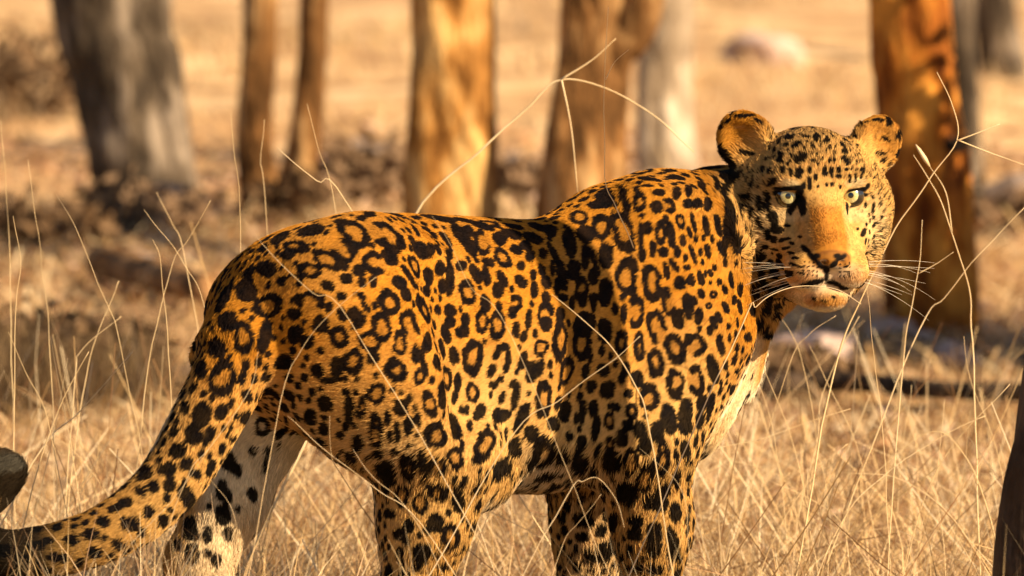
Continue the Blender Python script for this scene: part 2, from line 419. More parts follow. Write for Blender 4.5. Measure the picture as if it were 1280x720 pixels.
# longer grass about the animal's feet and in front of it
def near_d(x, y): return (.35 + .65 * clumps(2.6, 33)(x, y)) * np.where((np.abs(x) < .34) & (y < .35), .55, 1.0)
r = scatter(40000, -1.5, 1.5, -1.1, 1.6, rng, near_d); n = len(r)
blades_object('tall_grass', 'tangled dry grass round the leopard\'s feet', r, rng.uniform(.06, .25, n), rng.uniform(0, 6.28, n), rng.uniform(.15, 1.9, n), rng.uniform(.0010, .0030, n), rng, 4)
r = scatter(5200, -1.5, 1.5, -.9, 2.8, rng, clumps(2.2, 35)); n = len(r)
blades_object('dry_twigs', 'thin dark reddish brown twigs tangled through the grass', r, rng.uniform(.06, .24, n), rng.uniform(0, 6.28, n), rng.uniform(.3, 2.2, n), rng.uniform(.0014, .0026, n), rng, 5,
              tint=np.array([(.10, .045, .022), (.16, .075, .035), (.22, .12, .05)])[rng.integers(0, 3, n)], cat='twigs')
# coarse straw standing in front of the animal's legs and tail
cl = np.c_[rng.uniform(-.85, .85, 60), rng.uniform(-.95, -.36, 60), np.zeros(60)]; cl[:22, 0] = rng.uniform(-.75, -.25, 22)
j = rng.integers(0, 60, 2600); r = cl[j] + rng.normal(0, .035, (2600, 3)); r[:, 2] = ground_h(r[:, 0], r[:, 1]); n = len(r)
blades_object('coarse_straw', 'coarse bleached straw tufts standing before the leopard\'s legs and tail', r, rng.uniform(.18, .36, n), rng.uniform(0, 6.28, n), rng.uniform(.1, 1.2, n), rng.uniform(.0014, .0032, n), rng, 5)
# dense dark tussocks left of the tail
cx = np.array([G(70, 520), G(20, 510), G(115, 505), G(145, 515), G(0, 530), G(45, 500)]); j = rng.integers(0, len(cx), 5200)
r = cx[j] + rng.normal(0, .07, (5200, 3)) * [1, 1.2, 0]; r[:, 2] = ground_h(r[:, 0], r[:, 1])
blades_object('brown_tussock', 'brown tussocks of dead grass left of the leopard\'s tail', r, rng.uniform(.06, .19, 5200), rng.uniform(0, 6.28, 5200), rng.uniform(.1, 1.2, 5200), rng.uniform(.0014, .003, 5200), rng, 4,
              tint=np.array([(.10, .06, .028), (.16, .10, .045), (.08, .05, .025), (.40, .27, .13)])[rng.integers(0, 4, 5200)])
# broken straw leaning and crossing at the animal's own distance
def crossed(n, x0, x1, y0, y1, seed):
    rg = np.random.default_rng(seed); p = scatter(n, x0, x1, y0, y1, rg); L = rg.uniform(.08, .34, n)
    az = rg.uniform(0, 6.283, n); el = np.radians(rg.uniform(8, 75, n)); z0 = rg.uniform(-.01, .10, n) * (rg.random(n) > .4)
    d = np.stack([np.cos(az) * np.cos(el), np.sin(az) * np.cos(el), np.sin(el)], 1)
    kink = rg.normal(0, .12, (n, 3)); t = np.array([0, .35, .7, 1.0])
    cen = p[:, None] + np.array([0, 0, 1.0]) * z0[:, None, None] + d[:, None] * (L[:, None] * t)[..., None] + (kink * L[:, None])[:, None] * (t ** 2)[None, :, None]
    wv = np.cross(d, rg.normal(0, 1, (n, 3))); wv /= np.linalg.norm(wv, axis=1)[:, None]
    w = (rg.uniform(.0010, .0028, n)[:, None] * (1 - .5 * t))[..., None]
    V = np.stack([cen - wv[:, None] * w * .5, cen + wv[:, None] * w * .5], 2).reshape(-1, 3)
    b = (np.arange(n) * 8)[:, None]; k = np.arange(3)[None] * 2
    F = np.stack([b + k, b + k + 1, b + k + 3, b + k + 2], -1).reshape(-1, 4)
    me = bpy.data.meshes.new('crossed_straw'); me.from_pydata(V.tolist(), [], F.tolist())
    cc = np.array([(.80, .62, .36), (.70, .50, .25), (.55, .36, .16), (.86, .71, .46), (.20, .10, .045), (.34, .19, .08)])[rg.integers(0, 6, n)] * rg.uniform(.8, 1.1, (n, 1))
    a = me.color_attributes.new('straw', 'FLOAT_COLOR', 'POINT'); a.data.foreach_set('color', np.repeat(np.c_[cc, np.ones(n)], 8, 0).astype(np.float32).ravel())
    me.materials.append(STRAW); return me
for x0, x1, n, sd_, lab in ((-1.3, -.33, 1500, 81, 'broken crossing straw stems left of the leopard\'s tail'), (.25, 1.3, 1500, 82, 'broken crossing straw stems right of the leopard\'s chest'), (-.35, .3, 700, 83, 'broken crossing straw stems seen between the leopard\'s legs')):
    tagit(link('crossed_straw', crossed(n, x0, x1, .30, 2.0, sd_)), lab, 'straw', kind='stuff')
# flattened straw litter
def litter(n, x0, x1, y0, y1, Lr, wr, rng):
    p = scatter(n, x0, x1, y0, y1, rng); az = rng.uniform(0, 6.28, n); tl = rng.normal(0, .30, n)
    d = np.stack([np.cos(az) * np.cos(tl), np.sin(az) * np.cos(tl), np.sin(tl)], 1); L = rng.uniform(*Lr, n)[:, None]
    s = np.stack([-np.sin(az), np.cos(az), 0 * az], 1) * rng.uniform(*wr, n)[:, None]
    c = p + [0, 0, .006] + np.array([0, 0, 1]) * rng.uniform(0, .02, (n, 1))
    bow = np.array([0, 0, 1.0]) * L * rng.uniform(-.02, .12, (n, 1))
    V = np.stack([c - d * L * .5 - s, c - d * L * .5 + s, c + bow - s, c + bow + s, c + d * L * .5 - s * .6, c + d * L * .5 + s * .6], 1).reshape(-1, 3)
    b = (np.arange(n) * 6)[:, None]
    F = np.concatenate([b + [0, 1, 3, 2], b + [2, 3, 5, 4]], 0)
    me = bpy.data.meshes.new('straw_litter'); me.from_pydata(V.tolist(), [], F.tolist())
    cc = TINTS[rng.integers(0, len(TINTS), n)] * rng.uniform(.8, 1.25, (n, 1))
    a = me.color_attributes.new('straw', 'FLOAT_COLOR', 'POINT'); a.data.foreach_set('color', np.repeat(np.c_[cc, np.ones(n)], 6, 0).astype(np.float32).ravel())
    me.materials.append(STRAW)
    return tagit(link('straw_litter', me), 'flattened pale straw lying over the forest floor', 'straw', kind='stuff')
litter(52000, -2.4, 2.4, -.6, 7.0, (.05, .24), (.0010, .0032), rng)
def dead_leaves(n, x0, x1, y0, y1, rng):
    p = scatter(n, x0, x1, y0, y1, rng, lambda x, y: .25 + .75 * clumps(1.6, 41)(x, y)); n = len(p)
    az = rng.uniform(0, 6.28, n); L = rng.uniform(.02, .055, (n, 1)); tl = rng.normal(.1, .35, n); ro = rng.normal(0, .5, n)
    d = np.stack([np.cos(az) * np.cos(tl), np.sin(az) * np.cos(tl), np.sin(tl)], 1)
    s = np.stack([-np.sin(az) * np.cos(ro), np.cos(az) * np.cos(ro), np.sin(ro)], 1); u = np.cross(d, s)
    c = p + np.array([0, 0, 1]) * rng.uniform(.004, .03, (n, 1)); cu = L * rng.uniform(.05, .30, (n, 1))
    V = np.stack([c - d * L * .5, c + s * L * .30 + u * cu, c - s * L * .30 + u * cu, c + d * L * .15 + s * L * .24 + u * cu * .8, c + d * L * .15 - s * L * .24 + u * cu * .8, c + d * L * .6, c + d * L * .05], 1).reshape(-1, 3)
    b = (np.arange(n) * 7)[:, None]
    F = [list(map(int, q)) for q in np.concatenate([b + [0, 1, 6], b + [0, 6, 2], b + [1, 3, 6], b + [6, 4, 2], b + [3, 5, 6], b + [6, 5, 4]], 0)]
    me = bpy.data.meshes.new('leaf_litter'); me.from_pydata(V.tolist(), [], F)
    cc = np.array([(.55, .34, .19), (.42, .24, .12), (.68, .48, .32), (.30, .17, .09), (.60, .42, .30)])[rng.integers(0, 5, n)] * rng.uniform(.75, 1.2, (n, 1))
    a = me.color_attributes.new('straw', 'FLOAT_COLOR', 'POINT'); a.data.foreach_set('color', np.repeat(np.c_[cc, np.ones(n)], 7, 0).astype(np.float32).ravel())
    me.materials.append(STRAW); me.polygons.foreach_set('use_smooth', np.ones(len(F), bool))
    return tagit(link('leaf_litter', me), 'curled brown and tan dead leaves strewn over the forest floor', 'leaves', kind='stuff')
dead_leaves(16000, -2.8, 2.8, .2, 10.0, rng)

# ---- sticks lying about
SK = 'dead stick lying on the ground behind the leopard'
for k in range(26):
    px, py = rng.uniform(0, 1280), rng.uniform(400, 690)
    if 250 < px < 860 and py < 560: px = rng.uniform(880, 1250)
    g = GH(px, py); az = rng.normal(0, .5); L = rng.uniform(.08, .30); d = np.array([math.cos(az), math.sin(az), 0]) * L / 2
    pts = np.array([g - d, g - d * .3 + rng.normal(0, .008, 3), g + d * .4 + rng.normal(0, .008, 3), g + d]); pts[:, 2] = ground_h(pts[:, 0], pts[:, 1]) + .012 + rng.uniform(0, .02, 4)
    me = stem_mesh('fallen_stick', pts - pts[0], np.array([1, .9, .8, .55]) * rng.uniform(.003, .0065), sides=8, rough=.15, seed=500 + k); me.materials.append(BARKS['dark'] if k % 3 else log_mat)
    o = link('fallen_stick', me); o.location = pts[0]; tagit(o, SK, 'stick', 'sticks on the forest floor')
# ---- single long stalks that can be told apart: pixel paths, depth, radius in mm
stalk_mat = ramp_mat('stalk', [(.3, (.50, .35, .17)), (.5, (.68, .51, .28)), (.7, (.80, .64, .40))], 12, (1, 1, .2), bump=0, rough=.5)
def stalk(paths, Y, r, label, group, root_to_ground=True, head=False, dY=0.0):
    """paths: list of pixel polylines; the first runs on down to the ground"""
    o = None
    for k, path in enumerate(paths):
        m = len(path)
        pts = [P(px, py, Y + dY * i / max(1, m - 1)) for i, (px, py) in enumerate(path)]
        if k == 0 and root_to_ground and pts[0][2] > .03:
            d = pts[0] - pts[1]; d = d / np.linalg.norm(d); z = pts[0][2]
            dx = np.clip(d[0] / max(.25, -d[2]), -1.2, 1.2) * z * .45
            pts = [np.array([pts[0][0] + dx * 1.15, pts[0][1] - .02, -.02]), np.array([pts[0][0] + dx * .60, pts[0][1] - .01, z * .45])] + pts
        q = catmull(np.array(pts), 6); t = np.linspace(0, 1, len(q))
        q = q + (np.stack([vnoise(q * 22 + 3.1 * ax + abs(path[0][0]), ax) for ax in range(3)], 1) - .5) * [.005, .003, .003] * np.minimum(1, 4 * t)[:, None] * (k == 0)
        rad = (r * (1.1 - .7 * t) * .00066) * (1 if k == 0 else .7)
        b = q[0] if k == 0 else b0
        if k == 0: b0 = q[0]
        me = tube_mesh('grass_stalk' if k == 0 else 'side_shoot', q - b, rad, 6); me.materials.append(stalk_mat)
        if k == 0:
            o = link('grass_stalk', me); o.location = b; tagit(o, label, 'grass stalk', group)
        else:
            link('side_shoot', me, o)
    if head:
        e = np.array(pts[-1]); e0 = np.array(pts[-2]); d = (e - e0) / np.linalg.norm(e - e0)
        vs = tube_mesh('seed_head', [e - d * .004 - b0, e + d * .008 - b0, e + d * .022 - b0, e + d * .030 - b0], [.0012, .0032, .0024, .0006], 7); vs.materials.append(stalk_mat)
        link('seed_head', vs, o)
    return o
stalk([[(512, 280), (600, 190), (660, 133), (702, 99), (760, 112), (815, 142), (868, 190)], [(702, 100), (714, 160), (722, 240)], [(702, 99), (740, 75), (770, 48)]], .75, 2.6,
      'thick pale stalk with side shoots slanting up behind the leopard\'s back to the forked tree', None)
stalk([[(792, 310), (772, 258), (757, 220), (756, 100), (760, 10)], [(757, 100), (768, 78), (786, 62)]], -.05, 1.0, 'upright thin stalk rising past the leopard\'s shoulder in front of the forked tree', None, root_to_ground=False)
stalk([[(1040, 470), (1075, 375), (1120, 285), (1160, 225), (1196, 176), (1190, 130), (1172, 90)], [(1197, 175), (1235, 190), (1280, 206)], [(1196, 176), (1225, 165), (1250, 155)]], .30, 1.9,
      'long branching stalk crossing in front of the orange trunk beside the whiskers', None)
stalk([[(1216, 430), (1212, 370), (1196, 310), (1178, 255), (1160, 222), (1141, 194)], [(1190, 290), (1182, 240), (1160, 205)]], .45, 1.7, 'drooping stalk with a seed head in front of the orange trunk', None, head=True)
stalk([[(1128, 460), (1140, 380), (1148, 330), (1152, 275)], [(1148, 342), (1170, 330), (1192, 315)]], .40, 1.4, 'short upright stalk with one side shoot before the orange trunk\'s foot', None)
stalk([[(1148, 412), (1180, 372), (1225, 318), (1282, 258)]], .50, 1.5, 'straight slanting stalk pointing up right from the orange trunk\'s foot', None)
stalk([[(640, 545), (700, 500), (765, 450), (800, 420)]], -.42, 1.0, 'fine stalk slanting across the belly of the leopard', None, root_to_ground=True)
stalk([[(812, 540), (792, 482), (765, 436), (735, 406), (690, 368)]], -.40, 1.3, 'arching stalk bending over the ribs behind the leopard\'s shoulder', None)
stalk([[(926, 405), (945, 384), (968, 368), (1000, 358), (1042, 362), (1075, 380)]], -.10, 1.3, 'curved pale stalk looping under the leopard\'s chin', None)
FR = 'fine dry stalk standing in front of the leopard\'s body'
for path, r in [([(352, 500), (375, 440), (410, 395), (470, 346)], 1.2), ([(440, 405), (390, 365), (340, 322), (302, 274)], 1.1), ([(230, 606), (262, 560), (312, 484), (322, 440)], 1.1), ([(528, 655), (470, 612), (400, 556), (360, 520)], 1.3),
                ([(520, 652), (470, 600), (440, 560)], 1.0), ([(706, 622), (728, 602), (748, 598), (768, 622), (780, 660)], 1.3), ([(700, 690), (722, 655), (750, 618)], 1.0), 
                ([(455, 700), (420, 600), (412, 520)], .9), ([(640, 420), (590, 360), (560, 300), (540, 270)], .7), ([(860, 690), (850, 610), (800, 560)], .8),
                ([(150, 700), (215, 628), (262, 560)], .9), ([(300, 720), (290, 640), (262, 600)], .9)]:
    stalk([path], -.45 - .1 * rng.random(), r * .6, FR, 'stalks in front of the leopard')
LF = 'pale dry stalk in the grass left of the leopard\'s rump and tail'
for path, r in [([(12, 330), (8, 240), (2, 150)], 1.2), ([(232, 330), (215, 280), (196, 240)], 1.3), ([(258, 400), (230, 330), (180, 262)], 1.0), ([(190, 430), (215, 330), (235, 300), (262, 250)], 1.1), ([(435, 256), (395, 226), (345, 184)], 1.5),
                ([(96, 600), (82, 520), (64, 420)], 1.4), ([(40, 610), (80, 500), (110, 440)], 1.5), ([(102, 500), (122, 420), (150, 350)], 1.5), ([(52, 560), (100, 515), (165, 440)], 1.7), ([(95, 470), (100, 440), (150, 395)], 1.4), ([(120, 620), (88, 520), (66, 418)], 1.2),
                ([(60, 530), (35, 470), (10, 415)], 1.0), ([(150, 640), (90, 560), (60, 545)], 1.2), ([(210, 440), (200, 330), (190, 300)], 1.1), ([(300, 330), (298, 250), (290, 140)], 1.0), ([(20, 420), (24, 330), (16, 270)], 1.1),
                ([(332, 250), (326, 200), (330, 150)], .9), ([(420, 262), (400, 190), (385, 130)], .9), ([(60, 400), (52, 330), (36, 200)], 1.0), ([(150, 430), (100, 300), (70, 240)], .9)]:
    stalk([path], .25 + .6 * rng.random(), r, LF, 'stalks left of the leopard')
RT = 'pale dry stalk in the tangled grass right of the leopard\'s chest'
for path, r in [([(1012, 650), (985, 540), (950, 448)], 1.3), ([(975, 600), (962, 520), (938, 452)], 1.0), ([(862, 582), (960, 546), (1062, 510)], 1.1), ([(1236, 640), (1205, 570), (1160, 540), (1080, 604)], 1.5), ([(1060, 640), (1110, 590), (1180, 545), (1232, 520)], 1.4), ([(1070, 560), (1030, 470), (1010, 430)], 1.1),
                ([(1000, 640), (1022, 540), (1032, 480), (1075, 395)], 1.5), ([(1120, 660), (1128, 560), (1140, 480)], 1.0), ([(960, 690), (1010, 600), (1060, 555)], 1.2), ([(1180, 690), (1172, 600), (1182, 500)], 1.2), ([(1040, 690), (980, 600), (900, 572)], 1.1), ([(1200, 660), (1130, 600), (1050, 590)], 1.0),
                ([(1090, 720), (1040, 640), (960, 600)], 1.3), ([(900, 720), (930, 640), (990, 590)], 1.0), ([(1244, 560), (1215, 480), (1205, 420)], 1.0), ([(1010, 480), (990, 420), (975, 395)], .9), ([(985, 460), (1010, 420), (1045, 395)], .9), ([(1100, 500), (1090, 420), (1080, 350)], .8),
                ([(1150, 640), (1190, 560), (1262, 480)], 1.2), ([(1230, 700), (1160, 660), (1060, 665)], 1.1)]:
    stalk([path], .2 + .6 * rng.random(), r, RT, 'stalks right of the leopard')

# ================================================================== LEOPARD
YAW = math.radians(35)
DV = np.array([math.cos(YAW), math.sin(YAW), 0.0])       # towards the head
NV = np.array([math.sin(YAW), -math.cos(YAW), 0.0])      # out of the flank we see
CB = np.array([-0.04, 0.0, 0.0])
def B(s, l, z):
    return CB + DV * s + NV * l + np.array([0, 0, z])
def BP(px, py, l):
    """world point at photo pixel, at lateral offset l from the body's mid plane"""
    Y = 0.0
    for _ in range(8):
        p = P(px, py, Y)
        off = np.dot(p - CB, NV) - l           # move along the ray until lateral offset = l
        d = ray(px, py); d = d / d[1]
        Y -= off / np.dot(d, NV)
    return P(px, py, Y)

class Field:
    def __init__(self, xs, ys, zs):
        self.xs, self.ys, self.zs = [a.astype(np.float32) for a in (xs, ys, zs)]
        self.D = np.full((len(xs), len(ys), len(zs)), 0.2, np.float32)
    def block(self, lo, hi, m):
        sl = []
        for a, l, h in zip((self.xs, self.ys, self.zs), lo, hi):
            i0, i1 = np.searchsorted(a, [l - m, h + m])
            sl.append(slice(max(0, i0 - 1), min(len(a), i1 + 1)))
        X = self.xs[sl[0]][:, None, None]; Y = self.ys[sl[1]][None, :, None]; Z = self.zs[sl[2]][None, None, :]
        return tuple(sl), X, Y, Z
    def add(self, sl, d, k):
        a = self.D[sl]
        if k <= 0:
            np.minimum(a, d, out=a); return
        h = np.clip(0.5 + 0.5 * (a - d) / k, 0, 1)
        self.D[sl] = a * (1 - h) + d * h - k * h * (1 - h)
    def sub(self, sl, d, k):
        a = self.D[sl]; d = -d
        h = np.clip(0.5 - 0.5 * (a - d) / k, 0, 1)
        self.D[sl] = a * (1 - h) + d * h + k * h * (1 - h)
    def cone(self, p0, p1, r0, r1, k=0.02, sub=False):
        p0 = np.asarray(p0, float); p1 = np.asarray(p1, float); R = max(r0, r1)
        sl, X, Y, Z = self.block(np.minimum(p0, p1) - R, np.maximum(p0, p1) + R, k + 0.02)
        ab = p1 - p0; L2 = float(ab @ ab) + 1e-12
        t = np.clip(((X - p0[0]) * ab[0] + (Y - p0[1]) * ab[1] + (Z - p0[2]) * ab[2]) / L2, 0, 1)
        d = np.sqrt((X - p0[0] - t * ab[0]) ** 2 + (Y - p0[1] - t * ab[1]) ** 2 + (Z - p0[2] - t * ab[2]) ** 2) - (r0 + (r1 - r0) * t)
        (self.sub if sub else self.add)(sl, d.astype(np.float32), k)
    def chain(self, pts, rs, k=0.02):
        for a, b, ra, rb in zip(pts[:-1], pts[1:], rs[:-1], rs[1:]):
            self.cone(a, b, ra, rb, k)
    def ell(self, c, r, M=None, k=0.02, sub=False):
        """ellipsoid; M rows are its axes in world space"""
        c = np.asarray(c, float); r = np.asarray(r, float)
        M = np.eye(3) if M is None else np.asarray(M, float)
        ext = np.sqrt(((M * r[:, None]) ** 2).sum(0))
        sl, X, Y, Z = self.block(c - ext, c + ext, k + 0.02)
        x, y, z = X - c[0], Y - c[1], Z - c[2]
        q0 = g0 = 0
        for i in range(3):
            u = (x * M[i, 0] + y * M[i, 1] + z * M[i, 2]) / r[i]
            q0 = q0 + u * u; g0 = g0 + (u / r[i]) ** 2
        q0 = np.sqrt(q0); g0 = np.sqrt(g0) + 1e-6
        d = q0 * (q0 - 1.0) / g0
        (self.sub if sub else self.add)(sl, d.astype(np.float32), k)
    def extract(self):
        D = self.D; I = D < 0
        cs = np.zeros(tuple(n - 1 for n in D.shape), np.uint8)
        for a in (0, 1):
            for b in (0, 1):
                for c in (0, 1):
                    cs += I[a:a + cs.shape[0], b:b + cs.shape[1], c:c + cs.shape[2]]
        act = (cs > 0) & (cs < 8)
        ii, jj, kk = np.nonzero(act)
        idx = np.full(act.shape, -1, np.int32); idx[act] = np.arange(len(ii))
        acc = np.zeros((len(ii), 3)); cnt = np.zeros(len(ii))
        cor = [(a, b, c) for a in (0, 1) for b in (0, 1) for c in (0, 1)]
        val = {c: D[ii + c[0], jj + c[1], kk + c[2]].astype(float) for c in cor}
        def pos(c): return np.stack([self.xs[ii + c[0]], self.ys[jj + c[1]], self.zs[kk + c[2]]], 1).astype(float)
        for c in cor:
            for ax in range(3):
                if c[ax] == 0:
                    e = list(c); e[ax] = 1; e = tuple(e)
                    v0, v1 = val[c], val[e]
                    m = (v0 < 0) != (v1 < 0)
                    t = v0[m] / (v0[m] - v1[m])
                    acc[m] += pos(c)[m] * (1 - t)[:, None] + pos(e)[m] * t[:, None]; cnt[m] += 1
        V = acc / cnt[:, None]
        F = []
        for ax in range(3):
            s0 = [slice(None)] * 3; s1 = [slice(None)] * 3
            s0[ax] = slice(0, -1); s1[ax] = slice(1, None)
            ch = I[tuple(s0)] != I[tuple(s1)]
            i, j, k = np.nonzero(ch)
            o = [a for a in range(3) if a != ax]
            g = np.stack([i, j, k], 1)
            ok = (g[:, o[0]] > 0) & (g[:, o[1]] > 0) & (g[:, o[0]] < D.shape[o[0]] - 1) & (g[:, o[1]] < D.shape[o[1]] - 1)
            g = g[ok]
            q = []
            for du, dv in ((-1, -1), (0, -1), (0, 0), (-1, 0)):
                h = g.copy(); h[:, o[0]] += du; h[:, o[1]] += dv
                q.append(idx[h[:, 0], h[:, 1], h[:, 2]])
            q = np.stack(q, 1)
            fl = I[g[:, 0], g[:, 1], g[:, 2]]
            if ax == 1: fl = ~fl
            q[~fl] = q[~fl][:, ::-1]
            F.append(q)
        return V, np.concatenate(F)

# ---- head frame: hx to the viewer's right, hy out of the face, hz up; metres
HEAD_Y = 0.20
HC = P(1014, 262, HEAD_Y)
HYAW, HPIT = math.radians(9), math.radians(2)
_hy = np.array([math.sin(HYAW) * math.cos(HPIT), -math.cos(HYAW) * math.cos(HPIT), -math.sin(HPIT)])
_hx = np.array([math.cos(HYAW), math.sin(HYAW), 0.0])
_hz = np.cross(_hx, -_hy); _hz = _hz / np.linalg.norm(_hz)
HM = np.stack([_hx, _hy, _hz])
def H(x, y, z): return HC + HM.T @ np.array([x, y, z])

def grid_axis(segs):
    out = []
    for a, b, h in segs:
        out.append(np.arange(a, b, h))
    return np.concatenate(out)

TAIL = [(368, 366, -.14, .046), (334, 396, -.19, .046), (307, 432, -.23, .044), (280, 484, -.26, .042), (250, 540, -.28, .040), (216, 598, -.30, .037), (172, 642, -.32, .034),
        (120, 672, -.34, .031), (55, 690, -.35, .029), (0, 694, -.35, .028), (-35, 672, -.33, .028), (-38, 635, -.31, .030), (-14, 604, -.30, .030), (4, 590, -.30, .022)]

def leopard_field():
    f = Field(grid_axis([(-.80, .22, .0034), (.22, .50, .0019)]),
              grid_axis([(-.46, .02, .0034), (.02, .34, .0019), (.34, .56, .0034)]),
              grid_axis([(-.02, .48, .0034), (.48, .79, .0019)]))
    # ---- trunk: elliptical sections along the body, (s, top px, bottom px, half width)
    st = np.array([(-.40, 420, 470, .04), (-.36, 362, 490, .065), (-.30, 308, 530, .09), (-.20, 266, 562, .118), (-.10, 268, 598, .128), (0, 272, 612, .134),
                   (.08, 276, 614, .132), (.14, 268, 606, .124), (.20, 246, 596, .114), (.27, 243, 588, .100), (.34, 280, 560, .076), (.40, 350, 500, .045)], float)
    tz, bz = [], []
    for s, a, b, w in st:
        px = to_px(B(s, 0, .5))[0]
        tz.append(BP(float(px), a, 0)[2]); bz.append(BP(float(px), b, 0)[2])
    S = np.linspace(-.42, .42, 200)
    def smooth(v):
        y = np.interp(S, st[:, 0], v); kk = np.hanning(15); kk /= kk.sum()
        return np.convolve(np.pad(y, 7, mode='edge'), kk, 'valid')
    tz, bz, hw = smooth(np.array(tz)), smooth(np.array(bz)), smooth(st[:, 3])
    sl, X, Y, Z = f.block((-.5, -.45, .2), (.5, .45, .75), 0)
    s = (X - CB[0]) * DV[0] + (Y - CB[1]) * DV[1]
    l = (X - CB[0]) * NV[0] + (Y - CB[1]) * NV[1]
    zc = np.interp(s, S, (tz + bz) / 2); hh = np.interp(s, S, (tz - bz) / 2); w = np.interp(s, S, hw)
    v = (Z - zc) / hh
    wv = w * (1.0 - 0.16 * v - .10 * v * v)           # fuller below than at the spine
    q = (np.abs(l / wv) ** 2.2 + np.abs(v) ** 2.2) ** (1 / 2.2)
    d = (q - 1) * np.minimum(hh, w)
    cap = np.maximum(np.abs(s + .0) - .40, 0)
    d = np.maximum(d, (np.abs(s) - .41)).astype(np.float32)
    f.add(sl, d, 0.03)
    # ---- neck
    f.chain([BP(775, 335, 0), BP(840, 318, 0), P(900, 296, .27), P(975, 280, .30)], [.096, .092, .078, .070], .05)
    f.chain([BP(828, 430, 0), BP(860, 395, 0), P(938, 350, .28)], [.076, .074, .058], .05)
    f.chain([BP(880, 452, -.01), BP(842, 520, -.01)], [.043, .044], .04)        # brisket
    # ---- near foreleg
    f.ell(BP(842, 385, .075), (.085, .150, .045), np.stack([DV, [0, 0, 1], NV]), .05)
    f.chain([BP(862, 420, .075), BP(802, 560, .088), BP(816, 650, .09), BP(812, 745, .09)], [.078, .058, .044, .035], .035)
    f.ell(BP(788, 540, .085), (.06, .06, .04), None, .04)
    # ---- far foreleg
    f.chain([BP(800, 420, -.06), BP(735, 560, -.085), BP(738, 650, -.09), BP(732, 745, -.09)], [.078, .058, .044, .035], .035)
    for (px, l) in ((812, .09), (732, -.09)):
        w = BP(px, 745, l); ft = w.copy(); ft[2] = .035; ft = ft + DV * .015
        f.cone(w, ft, .035, .036, .02)
        for t in (-1.5, -.5, .5, 1.5):
            f.cone(ft + NV * t * .012, ft + DV * (.055 - abs(t) * .006) + NV * t * .020 - np.array([0, 0, .010]), .022, .019, .012)
    # ---- near hind leg
    f.ell(BP(462, 420, .075), (.125, .150, .065), np.stack([DV, [0, 0, 1], NV]), .05)
    f.chain([BP(430, 390, .065), BP(490, 480, .085), BP(542, 570, .095), BP(530, 650, .095), BP(520, 728, .095)], [.110, .100, .068, .052, .040], .035)
    # ---- far hind leg
    f.chain([BP(338, 400, -.05), BP(326, 480, -.075), BP(312, 545, -.085), BP(284, 620, -.09), BP(248, 705, -.09)], [.080, .068, .053, .045, .040], .03)
    for (px, py, l, fx) in ((520, 728, .095, .07), (248, 705, -.09, .06)):
        w = BP(px, py, l); ft = w + DV * fx; ft[2] = .033
        f.cone(w, ft, .037, .034, .02)
        for t in (-1.5, -.5, .5, 1.5):
            f.cone(ft + NV * t * .011, ft + DV * (.055 - abs(t) * .006) + NV * t * .018 - np.array([0, 0, .010]), .021, .018, .012)
    # ---- hips, rump
    f.ell(BP(356, 392, 0.0), (.075, .075, .085), None, .05)
    f.cone(BP(600, 600, .07), BP(560, 560, .09), .03, .05, .05)            # flank fold
    f.ell(BP(392, 600, -.004), (.055, .060, .030), np.stack([DV, [0, 0, 1], NV]), .02, sub=True)
    # ---- hollows behind the shoulder, in front of the thigh, along the ribs
    f.cone(BP(785, 300, .165), BP(752, 520, .175), .050, .050, .03, sub=True)
    f.cone(BP(590, 340, .185), BP(612, 500, .190), .055, .050, .04, sub=True)
    f.cone(BP(800, 250, .05), BP(835, 330, .095), .022, .020, .03)         # shoulder blade
    # ---- tail
    q = catmull(np.array([np.append(P(a, b, c), r) for a, b, c, r in TAIL]), 5)
    f.chain([t[:3] for t in q[:12]], [t[3] for t in q[:12]], .025)
    f.chain([t[:3] for t in q[11:]], [t[3] * .98 for t in q[11:]], .008)
    # ---- head
    A = HM
    f.ell(H(0, -.025, .022), (.080, .095, .080), A, .02)            # cranium
    f.ell(H(0, .030, .045), (.056, .050, .050), A, .03)             # forehead
    for sx in (-1, 1):
        f.ell(H(sx * .058, .010, -.018), (.036, .050, .050), A, .03)       # cheek
        f.ell(H(sx * .062, -.022, .005), (.038, .045, .060), A, .03)       # ruff
        f.cone(H(sx * .046, -.02, -.062), H(sx * .016, .075, -.088), .036, .026, .03)   # jaw
        f.ell(H(sx * .038, .047, .046), (.028, .028, .014), A, .022)       # brow
        f.cone(H(sx * .050, .035, -.010), H(sx * .030, .085, -.045), .024, .022, .02)   # under the eye
    f.cone(H(0, .056, .020), H(0, .124, -.028), .029, .020, .018)    # nose bridge
    for sx in (-1, 1):
        f.cone(H(sx * .013, .066, .010), H(sx * .012, .122, -.032), .017, .014, .012)
        f.ell(H(sx * .026, .110, -.064), (.028, .034, .027), A, .010)      # whisker pad
    f.ell(H(0, .086, -.050), (.040, .045, .038), A, .02)
    f.ell(H(0, .100, -.099), (.029, .034, .019), A, .010)           # chin
    f.ell(H(0, .136, -.047), (.024, .015, .014), A, .008)           # nose pad
    for sx in (-1, 1):
        # ears: round cups
        ec = H(sx * .084 + .004, -.030, .082 - .004 * sx)
        ez = HM.T @ np.array([sx * .55, -.10, .85]); ez = ez / np.linalg.norm(ez)
        ey = HM.T @ np.array([sx * .35, .90, 0.0]); ey = ey - ez * (ey @ ez); ey = ey / np.linalg.norm(ey)
        ex = np.cross(ey, ez)
        EM = np.stack([ex, ey, ez])
        f.ell(ec, (.035, .016, .040), EM, .014)
        f.ell(ec + ey * .020 + ez * .006, (.027, .017, .031), EM, .008, sub=True)
        # eye openings
        f.ell(H(sx * .041, .080, .0240), (.0148, .028, .0072), A, .004, sub=True)
        # nostrils
        f.ell(H(sx * .012, .151, -.050), (.0055, .007, .0035), A, .003, sub=True)
